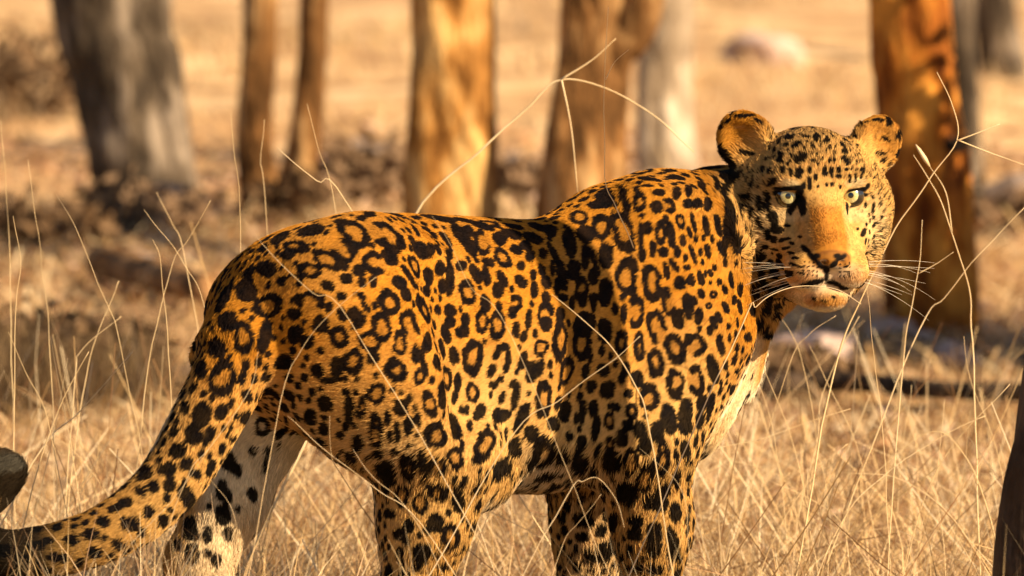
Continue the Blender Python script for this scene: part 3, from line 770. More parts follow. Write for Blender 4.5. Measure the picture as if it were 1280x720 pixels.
        # mouth line
        f.cone(H(0, .150, -.080), H(sx * .022, .140, -.091), .0034, .0036, .004, sub=True)
        f.cone(H(sx * .022, .140, -.091), H(sx * .044, .100, -.087), .0036, .0036, .004, sub=True)
    f.cone(H(0, .152, -.058), H(0, .150, -.080), .0026, .003, .004, sub=True)
    return f

# ---- coat markings, plus throat and leg shade painted as marks, seen in the photograph: pixel x, y, half width, half height, [tilt, [kind]]
# kind: s solid, r rosette (closed), c<deg> rosette open towards that image direction (0 right, 90 down)
SPOTS = """
422 267 15 5 -10;390 287 16 9 -10;352 296 14 7 -35;370 308 14 8 0 r;330 309 8 6 -40;360 318 9 5;335 335 13 9;308 362 13 14;363 351 16 8 0 c90;387 337 14 9 15 r
410 325 17 10 25 r;430 312 14 14 20 c200;435 348 6 6;410 357 9 6 25;387 375 18 11 0 c90;427 370 6 5;283 366 8 14 30;312 338 5 10 35
280 377 7 14 30;337 382 15 14 -20 r;285 400 12 12 -30;272 433 10 13;305 422 11 20 5 r;332 420 8 19 12;343 422 4 4;368 392 9 7;370 417 9 11 15;384 427 9 9;402 405 10 10;425 421 11 12 0 r
428 393 5 9 -20;446 395 9 13 -35;445 408 5 5;355 452 10 9;252 460 8 10;278 472 14 22 10 r;307 455 6 8;303 472 5 9 15;397 463 9 9;422 458 8 12;415 475 15 4 -5
463 267 7 6;487 268 18 6 18;442 290 22 11 35 r;485 295 22 13 40 c150;468 328 15 12 40 c-40;488 322 12 7 45;520 288 4 9 -25;515 300 4 6 -30;533 287 6 4 20;543 295 5 5;557 298 5 11 -30;527 313 12 8 50
538 312 6 7;548 312 4 7 -15;518 333 8 15 -25 r;512 345 5 16 -35;562 318 5 7 -15;580 297 7 22 -38;587 288 5 8 -40;603 302 9 15 -25 c0;547 272 22 6 8;587 277 18 4 12;603 282 15 5 15
550 335 6 8;563 348 5 21;553 358 5 9;535 345 6 10 -10;500 353 9 8 40;508 367 6 9 -20;487 377 12 14 -30 r;450 338 8 7;467 352 5 8;433 348 7 6;453 353 5 7;452 370 6 4 40;577 332 6 6;595 342 6 13 -25
612 328 8 5 25;608 345 5 12 -10;585 364 9 15 -5 r;533 363 6 7;523 372 4 6;613 280 13 6 5 r;643 283 12 4 10;625 298 9 7 35;640 292 12 5 20;628 322 8 13 -30 r;645 312 8 5 25;658 307 7 5 30;663 320 5 7;652 332 5 6
628 348 5 11 -25;623 363 7 9;652 352 6 9 -30;667 343 4 6;668 362 5 10 5;680 317 5 6;678 338 4 8 -10;683 353 6 8 -20;667 297 12 6 20;672 283 12 6 25;688 288 8 7 30;693 318 4 15 -25;691 335 3 9;703 345 6 18 -10;697 358 4 10
712 302 8 17 -8;724 271 10 8 0 r;732 292 11 10 30;752 282 11 15 -18 r;778 287 12 25 -15 r;732 322 5 14;742 322 4 12 -15;718 337 8 11;743 343 7 11 10;758 319 9 16;784 344 13 23 0 r;758 362 8 14;727 362 8 14 0 r;705 372 6 5;742 372 6 6;683 372 5 6;605 373 4 5
775 225 7 3 -5;813 223 15 4 8;810 232 7 2;845 222 11 5;890 210 20 7 -20;912 215 9 14 20;897 232 4 14 8;908 240 6 20 25;913 275 6 28;920 305 6 14 -20;757 245 12 9 -30;750 255 14 6 -10;779 242 5 7;784 258 5 9;800 252 7 12 0 r
823 240 7 4;821 259 7 8 -25;837 257 7 10 -25 c200;846 241 5 8;861 237 4 7;878 232 6 7 20;860 254 6 6;872 254 7 6;885 255 5 8;801 298 4 20;809 284 7 8 -20;816 310 4 9;826 291 6 13 0 r;839 293 5 15 -8;851 277 5 10 -15 r;854 300 4 7;830 315 6 6;847 315 4 7
862 290 3 8 -15;867 278 3 12 -10;870 298 3 4;883 282 4 12 -10;898 282 4 13 -10;865 313 3 7 -20;876 315 3 5;885 313 4 8 -10;902 310 4 10 -20;803 318 5 9;816 315 4 7;815 355 11 20 -10 r;833 338 4 11 -12;843 332 4 10 -35;857 322 3 5;859 334 5 3;867 319 3 10 -20;878 327 2 4
850 353 7 9;864 350 5 7;876 347 4 9 -15;882 342 2 5;888 341 3 5 -20;893 334 3 4;836 377 8 17 -12 c0;847 397 8 12 -10;860 383 6 15 -10;867 375 4 6 -30;874 395 5 10 10;877 367 4 6 -20;892 368 5 5 -20 r;886 382 4 4 0 r;899 352 3 4;888 353 2 3;906 362 3 6 -20;907 328 3 6;905 315 3 8 -25
914 350 3 10 -8;920 327 2 4;925 360 3 9;907 384 4 8 -20;899 397 4 7 -25;892 403 4 8 -25;887 413 4 6;911 407 3 4;918 375 3 6;925 385 3 9 -10;922 403 2 6;920 418 2 6;912 422 2 5;795 390 9 18 0 c180;780 392 4 12;769 385 4 8;820 407 11 19 -12 c60;777 428 7 15 0 r;799 433 7 17 0 r
845 437 11 18 -25 r;870 432 12 13 -30 c170;861 423 5 7;900 425 4 7;902 433 5 11 -15;607 380 6 10 -10;603 402 8 13 0 r;646 378 8 9 0 c150;641 390 5 8;622 407 9 18 5 r;645 412 5 9;661 398 4 13 5;655 420 4 7 20;683 373 5 8;682 396 9 17 0 c0;683 405 7 8;690 388 3 6;701 393 5 8;700 427 8 24 3 r
715 380 4 9;728 374 6 9;742 378 4 11;757 374 7 10;730 405 13 14 20;727 430 10 18 0 r;757 413 9 14;677 435 8 10 10 r;665 465 7 13 10;675 460 5 10 15;622 440 4 9 20;632 433 5 5;636 447 4 9;634 458 4 7 15;615 463 5 9 20;654 450 5 12 15;626 473 4 5;617 481 5 5;643 481 6 6;601 442 4 12
708 463 8 17 15 r;681 482 6 7;738 443 3 10;732 465 5 9 10;740 481 6 6;755 463 7 8 20;783 460 5 8;778 473 4 7;797 472 7 9;764 482 6 6;530 387 8 18 -28 r;478 408 11 16 -15 r;468 382 4 5;457 383 4 8 -40;512 405 10 16 -15 c90;500 427 8 15 -5 r;547 387 4 6;563 388 7 7;563 403 6 7;535 427 5 12 5
463 428 11 13 -30 r;467 447 8 8;582 400 5 8;578 415 8 7;557 418 5 11 -20;547 452 7 9;552 435 5 12 -15;567 445 6 11 -15;592 447 12 20 5 r;442 452 11 15 0 r;520 443 5 12;530 455 4 14 -12;525 470 7 10 10 r;495 463 12 17 -30 r;483 463 4 5;557 473 9 13 0 r;572 477 5 11
820 455 10 16 0 r;845 480 11 17 0 r;870 476 10 16 -10 c200;892 462 7 17 -12;907 457 3 7;812 498 12 15 0 r;836 522 9 16 -10;857 519 8 17 5;878 504 6 10 15;889 505 4 14 15;875 525 5 10 15;796 473 7 10;783 460 5 7;786 492 6 6;769 509 7 6;790 514 8 10 0 r;785 530 7 6;802 537 8 11
921 463 4 4;930 469 3 5 20;940 470 2 4 20;916 486 5 6;902 507 3 4
407 505 9 10 -20;437 513 6 17;453 510 5 14 8 r;472 492 10 12 0 r;471 540 8 19 -5 r;448 555 7 10;503 508 8 11;512 498 4 6;519 510 3 5;485 522 4 9;488 544 3 7;497 540 4 12;512 533 6 12;523 525 4 8 -10;513 557 4 4;538 505 8 17 -15 r;554 493 7 17;568 497 4 9 10;578 512 5 5
546 544 12 14 -10 r;568 533 8 16 -22;531 575 8 14 -12;548 580 8 12 -30 r;511 582 10 16 -5 r;482 587 10 12;492 597 5 8;569 573 9 13 -15 r;578 557 3 8;590 490 8 11 0 r;584 512 3 7;600 515 6 11 30;587 532 4 7;628 497 4 8 20;645 495 5 15 10;625 520 9 9 20;661 491 3 3;680 498 9 21 3 r
652 523 7 19 25;698 503 4 9 20;706 513 7 13 8;692 530 7 8;665 542 9 9 30;643 558 8 11;607 555 11 19 25 r;627 583 16 11 -25;680 563 13 17 20 r;662 578 3 8;703 568 8 9;712 545 5 5;720 523 3 7;728 515 4 15 5;743 512 6 11;738 485 5 6;760 488 8 10;745 537 5 15 10;727 553 6 10 15;725 577 9 14 10;748 563 4 9 15
765 508 6 5;762 525 6 11 0 r;763 555 6 9 0 r;683 593 14 8;778 548 7 10;785 533 6 6;802 540 8 10;807 558 9 12 15;822 540 8 14;839 533 7 10;857 533 8 9;789 576 8 14 0 r;766 578 11 11;829 572 8 18 5 r;857 562 6 11;845 570 3 9;845 595 5 12;808 595 9 17 15 r;783 615 12 13;828 610 9 10;820 627 15 11 8
852 618 2 7;845 640 7 13;742 587 5 8;753 620 6 6;732 610 11 11 0 r;795 650 8 9 -30;793 668 9 8;818 665 9 13;817 683 9 9;841 681 7 16 -5;729 648 12 10;727 671 8 6;754 690 12 9 -20;737 695 8 8;768 651 8 10;768 679 6 10;796 707 9 6;821 709 9 8
548 613 12 12 0 r;572 622 7 16;525 627 9 13 -15 r;561 640 4 4;545 653 9 11 10;535 663 6 4 30;564 670 10 14 10 r;547 688 4 4;578 648 2 6;488 597 8 9;502 620 8 13 0 r;487 642 7 6;510 657 7 9;498 667 7 7;507 675 5 6;527 690 11 10;522 705 8 5;555 705 9 6;570 712 5 8
285 487 5 8;253 517 11 14 10;277 515 7 10 25;242 542 10 12 -15;263 543 6 10 20;257 553 4 6;223 563 10 9;233 578 7 9 25;210 585 10 8;245 592 7 6;213 598 6 4;232 507 5 8;308 520 9 8;328 533 9 11 0 r;292 547 6 5;317 563 5 5;335 563 4 6;333 580 4 8;285 575 9 15 -35;296 587 6 9 -20;350 555 2 4;310 495 6 8 -30;360 527 3 8
183 590 8 9 20;192 607 7 8;178 613 7 6 20;213 605 7 9 15;208 623 5 6;158 627 9 7 -20;187 638 7 7;145 635 9 5 -25;130 652 8 7;167 655 9 9;178 665 7 6;155 653 4 8;237 625 8 14 -20;277 612 7 12;283 620 6 9;262 632 4 4;279 643 9 12;237 660 9 13 -10;260 668 6 9;285 667 6 8;297 635 4 4;316 618 6 9;220 653 4 4;240 692 8 11 -5;259 692 5 6;212 637 4 4
205 650 7 8;200 690 8 10;222 680 6 7;270 700 7 8;150 680 9 7;115 668 10 7;120 690 9 7;90 675 10 6;75 697 12 6;45 682 12 6;30 700 13 6;8 690 14 8;60 676 8 4
"""  # one ring on the far foreleg paints that leg's shade
FACE = """
973 164 5 3 -25;994 162 9 4;987 173 6 5 10;975 178 3 5 20;984 182 4 3 -30;997 182 7 5 -35;1009 172 5 3;1016 161 5 3;968 189 3 5 10;976 199 5 7 20;1001 199 9 5 -35;990 197 3 3 -30;1016 186 3 3;1017 202 3 2;954 213 4 5 20;962 214 3 4 25;979 214 4 5;989 216 3 5;1000 214 5 4;1012 213 3 5;959 199 3 3
1032 163 7 3;1047 166 7 3 20;1020 173 5 6;1033 176 4 4 35;1042 173 3 4 -30;1027 179 3 2;1058 177 6 4;1054 184 5 3 35;1056 191 5 4 35;1057 201 4 7 -35;1036 186 3 3;1063 183 3 3;1043 193 3 3;1037 202 3 3;1043 202 2 3;1021 194 3 2;1028 200 2 3;1048 212 3 4;1039 214 3 4;1031 213 3 4;1077 214 3 5 -25;1058 212 3 2;1068 171 3 2;1071 183 2 3
966 228 7 4 -40;942 232 3 7 10;951 234 2 4;960 246 4 7 -10;952 258 5 9 -8;939 248 5 7 20;930 249 5 5;941 269 4 8 15;926 267 4 9;961 258 4 8 -10;951 280 4 8 -25;967 272 6 8 -20;971 287 8 5;938 279 4 8;984 282 5 2;969 280 5 7;1019 222 3 5;1012 229 3 9;998 220 5 4 30
1020 221 3 4;1031 217 4 4;1040 231 3 3;1033 231 2 3;1050 234 2 3;1022 233 2 2;1048 221 4 3;1040 220 2 3;1062 223 2 6;1069 223 2 5;1084 232 4 3 40;1091 224 3 2 30;1099 253 2 7;1091 262 2 7 8;1089 247 2 4 -20;1092 282 2 4 20;1072 286 2 2;1081 287 3 2;1079 292 3 5 30;1082 302 2 5 25
960 294 4 7 -15;948 319 8 8 30;939 321 3 5;930 292 3 7;974 288 7 5;969 342 6 10 -25;957 309 5 3;969 312 7 2;982 310 6 2 -10;991 330 6 2 20;984 342 9 5;978 300 6 3 -20;990 316 5 2 10;975 320 6 4 -10;985 298 4 2;968 300 5 5;980 334 6 3;990 304 4 2 20;994 322 5 2;1000 296 3 2;963 330 5 6;940 360 9 12;952 352 9 8;968 360 9 7;952 385 9 7;968 382 8 5;940 385 7 9;955 405 9 6;972 404 8 5;985 356 12 4 -15;965 393 12 5;935 420 8 6;958 372 8 8;950 340 7 9;975 370 10 5;945 400 8 8;960 415 8 6;975 328 5 6 -20
1000 333 5 1.4 12;1002 341 5 1.3 6;1058 333 4 1.3 -8;1060 340 4 1.3 -4;1018 373 4 2 20;1030 376 4 2 20;1042 371 3 2 20
1006.0 327.0 1.5 1.1;1050.0 330.0 1.4 1.1;1011.5 327.6 1.5 1.1;1056.0 329.6 1.4 1.1;1017.0 328.2 1.5 1.1;1062.0 329.2 1.4 1.1;1022.5 328.8 1.5 1.1;1005.5 332.2 1.5 1.1;1050.0 335.2 1.4 1.1;1011.0 332.8 1.5 1.1;1056.0 334.8 1.4 1.1;1016.5 333.4 1.5 1.1;1062.0 334.4 1.4 1.1;1022.0 334.0 1.5 1.1;1005.0 337.4 1.5 1.1;1050.0 340.4 1.4 1.1;1010.5 338.0 1.5 1.1;1056.0 340.0 1.4 1.1;1016.0 338.6 1.5 1.1;1062.0 339.6 1.4 1.1;1021.5 339.2 1.5 1.1;1004.5 342.6 1.5 1.1;1050.0 345.6 1.4 1.1;1010.0 343.2 1.5 1.1;1056.0 345.2 1.4 1.1;1015.5 343.8 1.5 1.1;1062.0 344.8 1.4 1.1;1021.0 344.4 1.5 1.1
931 144 15 2 0;911 150 6 2 -45;950 153 8 2 35;934 192 10 3 5;1080 155 9 2 -32;1098 149 8 2;1108 173 7 3 25;1099 193 7 3 8;1103 201 4 3
"""  # throat blotches: part real pattern, part painted shade under the chin
LINER = """
985 236 16 2.6 -3;999 243 3.5 6;1003 258 4.5 11 -12;984 255 11 2 26;972 241 5 3;997 250 4 5;1072 238 12 2.4 6;1060 243 2.6 5;1069 256 8 1.8 -22;1059 261 2.5 7;1080 243 4 2
1007 311 6 3 40;1015 321 7 3 45;1025 331 6 3 48;1033 337 4 4;1052 322 7 2.4 -28;1042 331 6 2.8 -35;1020 320 4 2.6;1047 320 4 2.6;1033 345 2.4 6;1021 352 10 3 -14;1044 354 9 2.6 24;1010 356 8 2.4 -8;1055 360 6 2 10
"""

def parse(txt):
    out = []
    for ln in txt.replace('\n', ';').split(';'):
        t = ln.split()
        if len(t) < 4: continue
        out.append((float(t[0]), float(t[1]), float(t[2]), float(t[3]), float(t[4]) if len(t) > 4 else 0.0, t[5] if len(t) > 5 else 's'))
    return out

def build_marks(bvh, V, N, rng):
    """every marking as a patch on the skin: centre, two dual vectors in the tangent plane, kind"""
    campos = np.array([0, -CAM_D, CAM_H]); marks = []
    for txt, cls in ((SPOTS, 0), (FACE, 1), (LINER, 2)):
        for x, y, a, b, ang, kind in parse(txt):
            d = ray(x, y); d = d / np.linalg.norm(d)
            hit, nrm, _, dist = bvh.ray_cast(Vector(campos), Vector(d))
            if hit is None:
                continue
            n = np.array(nrm); p = np.array(hit)
            if n @ d > -0.05: continue
            if n @ d > -0.45:                               # near the outline: limit the stretch
                n = n - d * 0.30; n /= np.linalg.norm(n)
            mm = dist / FPX
            R = np.array([1, 0, 0.]); U = np.array([0, _sp, _cp])
            t = math.radians(ang); ax = []
            for (ux, uy), L in (((math.cos(t), math.sin(t)), a), ((-math.sin(t), math.cos(t)), b)):
                w = (R * ux - U * uy) * L * mm * (1.15, 1.03, 1.28)[cls]
                ax.append(w - d * (w @ n) / (d @ n))
            marks.append((p, np.array(nrm), ax[0], ax[1], kind, cls))
    # the sides the photograph does not show carry spots of the same kind
    seen = np.array([m[0] for m in marks])
    to = campos - V; to /= np.linalg.norm(to, axis=1)[:, None]
    face = (N * to).sum(1)
    cand = np.nonzero(face < 0.12)[0]; rng.shuffle(cand)
    taken = list(seen); hc = HC
    cell = {}
    def key(p): return tuple(np.floor(p / .045).astype(int))
    for p in taken: cell.setdefault(key(p), []).append(p)
    for i in cand[:60000]:
        p, n = V[i], N[i]
        hd = np.linalg.norm(p - hc)
        if hd < .12 and (HM @ (p - hc))[1] > -.03: continue
        leg = p[2] < .32
        sep = .022 if (hd < .16 or leg) else .040
        k = key(p); ok = True
        for a in (-1, 0, 1):
            for b in (-1, 0, 1):
                for c in (-1, 0, 1):
                    for q in cell.get((k[0] + a, k[1] + b, k[2] + c), ()):
                        if abs(q[0] - p[0]) < sep and np.linalg.norm(q - p) < sep: ok = False
        if not ok: continue
        cell.setdefault(k, []).append(p)
        e1 = np.cross(n, [0.3, 0.1, 1.0]); e1 /= np.linalg.norm(e1) + 1e-9; e2 = np.cross(n, e1)
        r = sep * rng.uniform(.30, .42)
        marks.append((p, n, e1 * r, e2 * r * rng.uniform(.8, 1.3), 's' if sep < .03 else rng.choice(['r', 's', 'c90', 'c0']), 0))
    # fine speckle over crown and cheeks
    ctr = np.array([m[0] for m in marks]); rad = np.array([.5 * (np.linalg.norm(m[2]) + np.linalg.norm(m[3])) for m in marks])
    hl = (V - HC) @ HM.T
    cand = np.nonzero((np.linalg.norm(hl - [0, .02, -.01], axis=1) < .15) & ((hl[:, 2] > .045) | ((np.abs(hl[:, 0]) > .058) & (hl[:, 2] > -.06))) & ~((np.abs(hl[:, 0]) > .058) & (hl[:, 2] > .055)))[0]; rng.shuffle(cand)
    for i in cand[:9000]:
        p, n = V[i], N[i]; gap = np.min(np.linalg.norm(ctr - p, axis=1) - rad)
        if gap < .0042: continue
        r = min(gap * .5, .0030)
        e1 = np.cross(n, [0.3, 0.1, 1.0]); e1 /= np.linalg.norm(e1) + 1e-9; e2 = np.cross(n, e1)
        marks.append((p, n, e1 * r * .8, e2 * r * rng.uniform(1, 1.6), 's', 1))
        ctr = np.vstack([ctr, p]); rad = np.append(rad, r)
    # small spots in the gaps of the coat that the tracing left open
    ctr = np.array([m[0] for m in marks]); rad = np.array([.5 * (np.linalg.norm(m[2]) + np.linalg.norm(m[3])) for m in marks])
    cand = np.nonzero((face > .15) & (V[:, 2] > .12) & (np.linalg.norm(V - HC, axis=1) > .155))[0]; rng.shuffle(cand)
    chest = P(925, 480, .2)
    for i in cand[:14000]:
        p, n = V[i], N[i]
        if np.linalg.norm(p - chest) < .10 or np.linalg.norm(p - H(0, .06, -.04)) < .16: continue
        if (p - CB) @ NV < -.015 and p[2] < .46 and p[0] < 0: continue
        gap = np.min(np.linalg.norm(ctr - p, axis=1) - rad)
        if gap < .0066: continue
        r = min(gap * .55, .009)
        e1 = np.cross(n, [0.3, 0.1, 1.0]); e1 /= np.linalg.norm(e1) + 1e-9; e2 = np.cross(n, e1)
        marks.append((p, n, e1 * r, e2 * r * rng.uniform(1, 1.5), 's', 0))
        ctr = np.vstack([ctr, p]); rad = np.append(rad, r)
    return marks

def paint(V, N, marks):
    """mark darkness, rosette fill and liner for points on the skin"""
    order = np.argsort(V[:, 0]); xs = V[order, 0]
    dark = np.zeros(len(V)); fill = np.zeros(len(V)); line = np.zeros(len(V))
    wob = vnoise(V * 90, 1) - .5; wob2 = vnoise(V * 260, 2) - .5
    for p, n, a1, a2, kind, cls in marks:
        R = max(np.linalg.norm(a1), np.linalg.norm(a2)) * 1.35 + .002
        i0, i1 = np.searchsorted(xs, [p[0] - R, p[0] + R])
        ix = order[i0:i1]
        rel = V[ix] - p
        m = (np.einsum('ij,ij->i', rel, rel) < R * R * 1.4) & (N[ix] @ n > -0.1)
        ix = ix[m]; rel = rel[m]
        if len(ix) == 0: continue
        g11, g12, g22 = a1 @ a1, a1 @ a2, a2 @ a2; det = g11 * g22 - g12 * g12 + 1e-14
        b1, b2 = rel @ a1, rel @ a2
        u = (g22 * b1 - g12 * b2) / det; v = (g11 * b2 - g12 * b1) / det
        small = min(np.linalg.norm(a1), np.linalg.norm(a2))
        am = min(1.0, small / .007)
        q = (np.abs(u) ** 2.3 + np.abs(v) ** 2.3) ** (1 / 2.3) + am * (wob[ix] * .34 + wob2[ix] * .16)
        sf = min(.30, .0010 / small)
        out = 1 - sstep(1.0 - sf, 1.0 + sf, q)
        if cls == 2:
            line[ix] = np.maximum(line[ix], out); continue
        if kind == 's':
            dark[ix] = np.maximum(dark[ix], out)
        else:
            inner = .42 if small > .009 else .30
            hole = 1 - sstep(inner - .14, inner + .14, q + .25 * wob[ix])
            gap = 0.0
            if kind[0] == 'c':
                ga = math.radians(float(kind[1:])); an = np.arctan2(v, u)
                dd = np.abs((an - ga + np.pi) % (2 * np.pi) - np.pi)
                gap = (1 - sstep(.45, .75, dd)) * sstep(.2, .4, q)
            dk = out * (1 - hole * .85) * (1 - gap)
            dark[ix] = np.maximum(dark[ix], dk)
            fill[ix] = np.maximum(fill[ix], out)
    return dark, fill, line

def coat(V, N, marks):
    dark, fill, line = paint(V, N, marks)
    s = (V - CB) @ DV; l = (V - CB) @ NV; z = V[:, 2]; nl = N @ NV; nz = N[:, 2]
    gold = np.array([.40, .165, .015]); deep = np.array([.25, .098, .009]); pale = np.array([.52, .335, .118]); white = np.array([.62, .54, .37])
    n1 = vnoise(V * 14, 3); n2 = vnoise(V * 120, 4)
    C = gold + (pale - gold) * np.clip(sstep(.56, .33, z) * .68 + .5 * (n1 - .48), 0, 1)[:, None]
    C += (deep - C) * (sstep(.3, 1.0, nz) * .45)[:, None]
    inner = sstep(-.12, -.60, np.sign(l) * nl) * sstep(.46, .40, z) * (np.abs(l) > .012)
    belly = sstep(-.35, -.85, nz) * (z > .15) * (.15 + .85 * sstep(-.26, -.10, s))
    w = np.maximum(inner, belly)
    hl = (V - HC) @ HM.T
    for (px, py, Y, r) in ((938, 455, .23, .072), (908, 510, .20, .066), (880, 550, .17, .055)):
        c = P(px, py, Y); w = np.maximum(w, sstep(r, r * .55, np.linalg.norm((V - c) * [1, .4, 1], axis=1)) * sstep(.93, .70, nl))
    tl = sstep(-.40, -.60, V[:, 0]) * (z < .34)
    w *= 1 - tl
    w *= 1 - .55 * sstep(.02, .10, s) * sstep(.40, .34, z)
    C += (white - C) * (np.clip(w, 0, 1) * (1 - .45 * sstep(.33, .24, z)))[:, None]
    cc = P(912, 495, .20); C *= (1 + .25 * sstep(.13, .08, np.linalg.norm((V - cc) * [1, .5, 1], axis=1)) * np.clip(w, 0, 1))[:, None]
    # ---- face
    hx, hy, hz = hl.T; ax = np.abs(hx)
    head = sstep(.150, .115, np.linalg.norm(hl - [0, .02, -.01], axis=1))
    fc = np.array([.47, .27, .080]) + 0 * C
    brow = sstep(.03, .10, hz); fc += (np.array([.50, .29, .090]) - fc) * brow[:, None]
    bridge = sstep(.027, .017, ax) * sstep(-.054, -.040, hz) * sstep(.030, .005, hz) * sstep(.055, .075, hy)
    fc += (np.array([.38, .155, .024]) - fc) * bridge[:, None]
    def blob(cx, cy, cz, r, col, k=1.0):
        nonlocal fc
        d = np.sqrt(((ax - cx) / r[0]) ** 2 + ((hy - cy) / r[1]) ** 2 + ((hz - cz) / r[2]) ** 2)
        fc = fc + (np.array(col) - fc) * (k * sstep(1.35, .45, d))[:, None]
    cream = (.50, .37, .18); wht = (.62, .54, .38)
    blob(.041, .075, .003, (.020, .05, .011), cream, .7)
    blob(.042, .070, .042, (.014, .05, .007), cream)
    blob(.068, .03, -.020, (.022, .06, .045), cream, .75)
    blob(.020, .135, -.075, (.030, .045, .021), (.70, .62, .46))
    blob(.045, .100, -.066, (.014, .04, .018), (.62, .42, .17))
    blob(.0, .105, -.106, (.05, .06, .034), wht, .8)
    nose = sstep(1.1, .85, np.sqrt((hx / .026) ** 2 + ((hy - .145) / .02) ** 2 + ((hz + .047) / .013) ** 2))
    fc += (np.array([.085, .028, .017]) - fc) * nose[:, None]
    ear = sstep(.048, .060, ax) * sstep(.055, .07, hz)
    fc += (np.array([.52, .30, .085]) - fc) * ear[:, None]
    earback = ear * sstep(.1, -.25, N @ HM[1])
    fc += (np.array([.03, .018, .010]) - fc) * (earback * .9)[:, None]
    C += (fc - C) * head[:, None]
    C *= (.86 + .28 * n2)[:, None] * (1 + head * (vnoise(V * 330, 8) - .5) * .55)[:, None]
    C += (np.array([.27, .115, .016]) - C) * (fill * .65 * (1 - w * .6))[:, None]
    black = np.array([.0030, .0022, .0018])
    dk = sstep(.25, .75, dark) * (1 - .03 * n2)
    C += (black - C) * dk[:, None]
    C += (np.array([.008, .006, .005]) - C) * line[:, None]
    # tail end nearly black
    tq = np.array([P(a, b, c) for a, b, c, r in TAIL[9:]])
    tip = (V[:, 0] < -.55) * sstep(.075, .05, np.min(np.linalg.norm(V[:, None] - tq[None], axis=2), axis=1)) if len(V) < 1 else np.zeros(len(V))
    mt = V[:, 0] < -.50
    tip[mt] = sstep(.085, .055, np.min(np.linalg.norm(V[mt][:, None] - tq[None], axis=2), axis=1))
    C += (np.array([.010, .009, .008]) - C) * (tip * .93)[:, None]
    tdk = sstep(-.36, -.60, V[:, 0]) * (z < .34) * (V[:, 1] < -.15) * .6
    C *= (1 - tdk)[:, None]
    return np.clip(C, .003, .95), dark

def comb(V, N):
    """direction in which the fur lies, and its length"""
    s = (V - CB) @ DV; l = (V - CB) @ NV; z = V[:, 2]
    D = -DV + np.array([0, 0, -.35]) + 0 * V
    leg = sstep(.42, .30, z)[:, None]
    D = D * (1 - leg) + np.array([-.1, 0, -1.0]) * leg
    sh = sstep(.10, .28, s)[:, None] * (1 - leg); D = D + np.array([0, 0, -.55]) * sh
    L = .0072 + .008 * sstep(.40, .33, z) * (N[:, 2] < -.2)
    q = catmull(np.array([np.append(P(a, b, c), r) for a, b, c, r in TAIL]), 4)[4:]
    tq = q[:, :3]; tg = np.gradient(tq, axis=0); tg /= np.linalg.norm(tg, axis=1)[:, None]
    m = (V[:, 0] < -.26) & (V[:, 1] < .0)
    if m.any():
        dd = np.linalg.norm(V[m][:, None] - tq[None], axis=2); j = dd.argmin(1)
        near = (dd.min(1) < .055)
        Dm = D[m]; Dm[near] = tg[j[near]]; D[m] = Dm
        Lm = L[m]; Lm[near] = np.where(j[near] > 34, .016, .009); L[m] = Lm
    hl = (V - HC) @ HM.T
    hd = np.linalg.norm(hl - [0, .02, -.01], axis=1); head = sstep(.165, .125, hd)
    rad = hl - np.array([0, .165, -.030]); rad /= np.linalg.norm(rad, axis=1)[:, None] + 1e-9
    rad = rad + np.array([0, -.35, 0])
    D = D * (1 - head)[:, None] + (rad @ HM) * head[:, None]
    Lh = .0042 + .005 * sstep(.07, .13, np.linalg.norm(hl - [0, .12, -.03], axis=1))
    Lh += .007 * sstep(.055, .085, np.abs(hl[:, 0])) * sstep(.05, .0, hl[:, 2])
    Lh += .008 * sstep(-.04, -.09, hl[:, 2]) * sstep(.09, .05, hl[:, 1])
    earc = (np.abs(hl[:, 0]) > .055) & (hl[:, 2] > .06); Lh[earc] = .010
    muz = np.linalg.norm((hl - [0, .145, -.048]) / [.028, .03, .018], axis=1) < 1; Lh[muz] = .0006
    L = L * (1 - head) + Lh * head
    D = D - N * np.einsum('ij,ij->i', D, N)[:, None]
    D /= np.linalg.norm(D, axis=1)[:, None] + 1e-9
    return D, L

def attr_mat(name, attr, rough=.6, spec=.3, geom_attr=True):
    m = bpy.data.materials.new(name); m.use_nodes = True; nt = m.node_tree
    b = nt.nodes['Principled BSDF']; a = nt.nodes.new('ShaderNodeAttribute'); a.attribute_name = attr
    nt.links.new(a.outputs['Color'], b.inputs['Base Color'])
    b.inputs['Roughness'].default_value = rough; b.inputs['Specular IOR Level'].default_value = spec
    return m

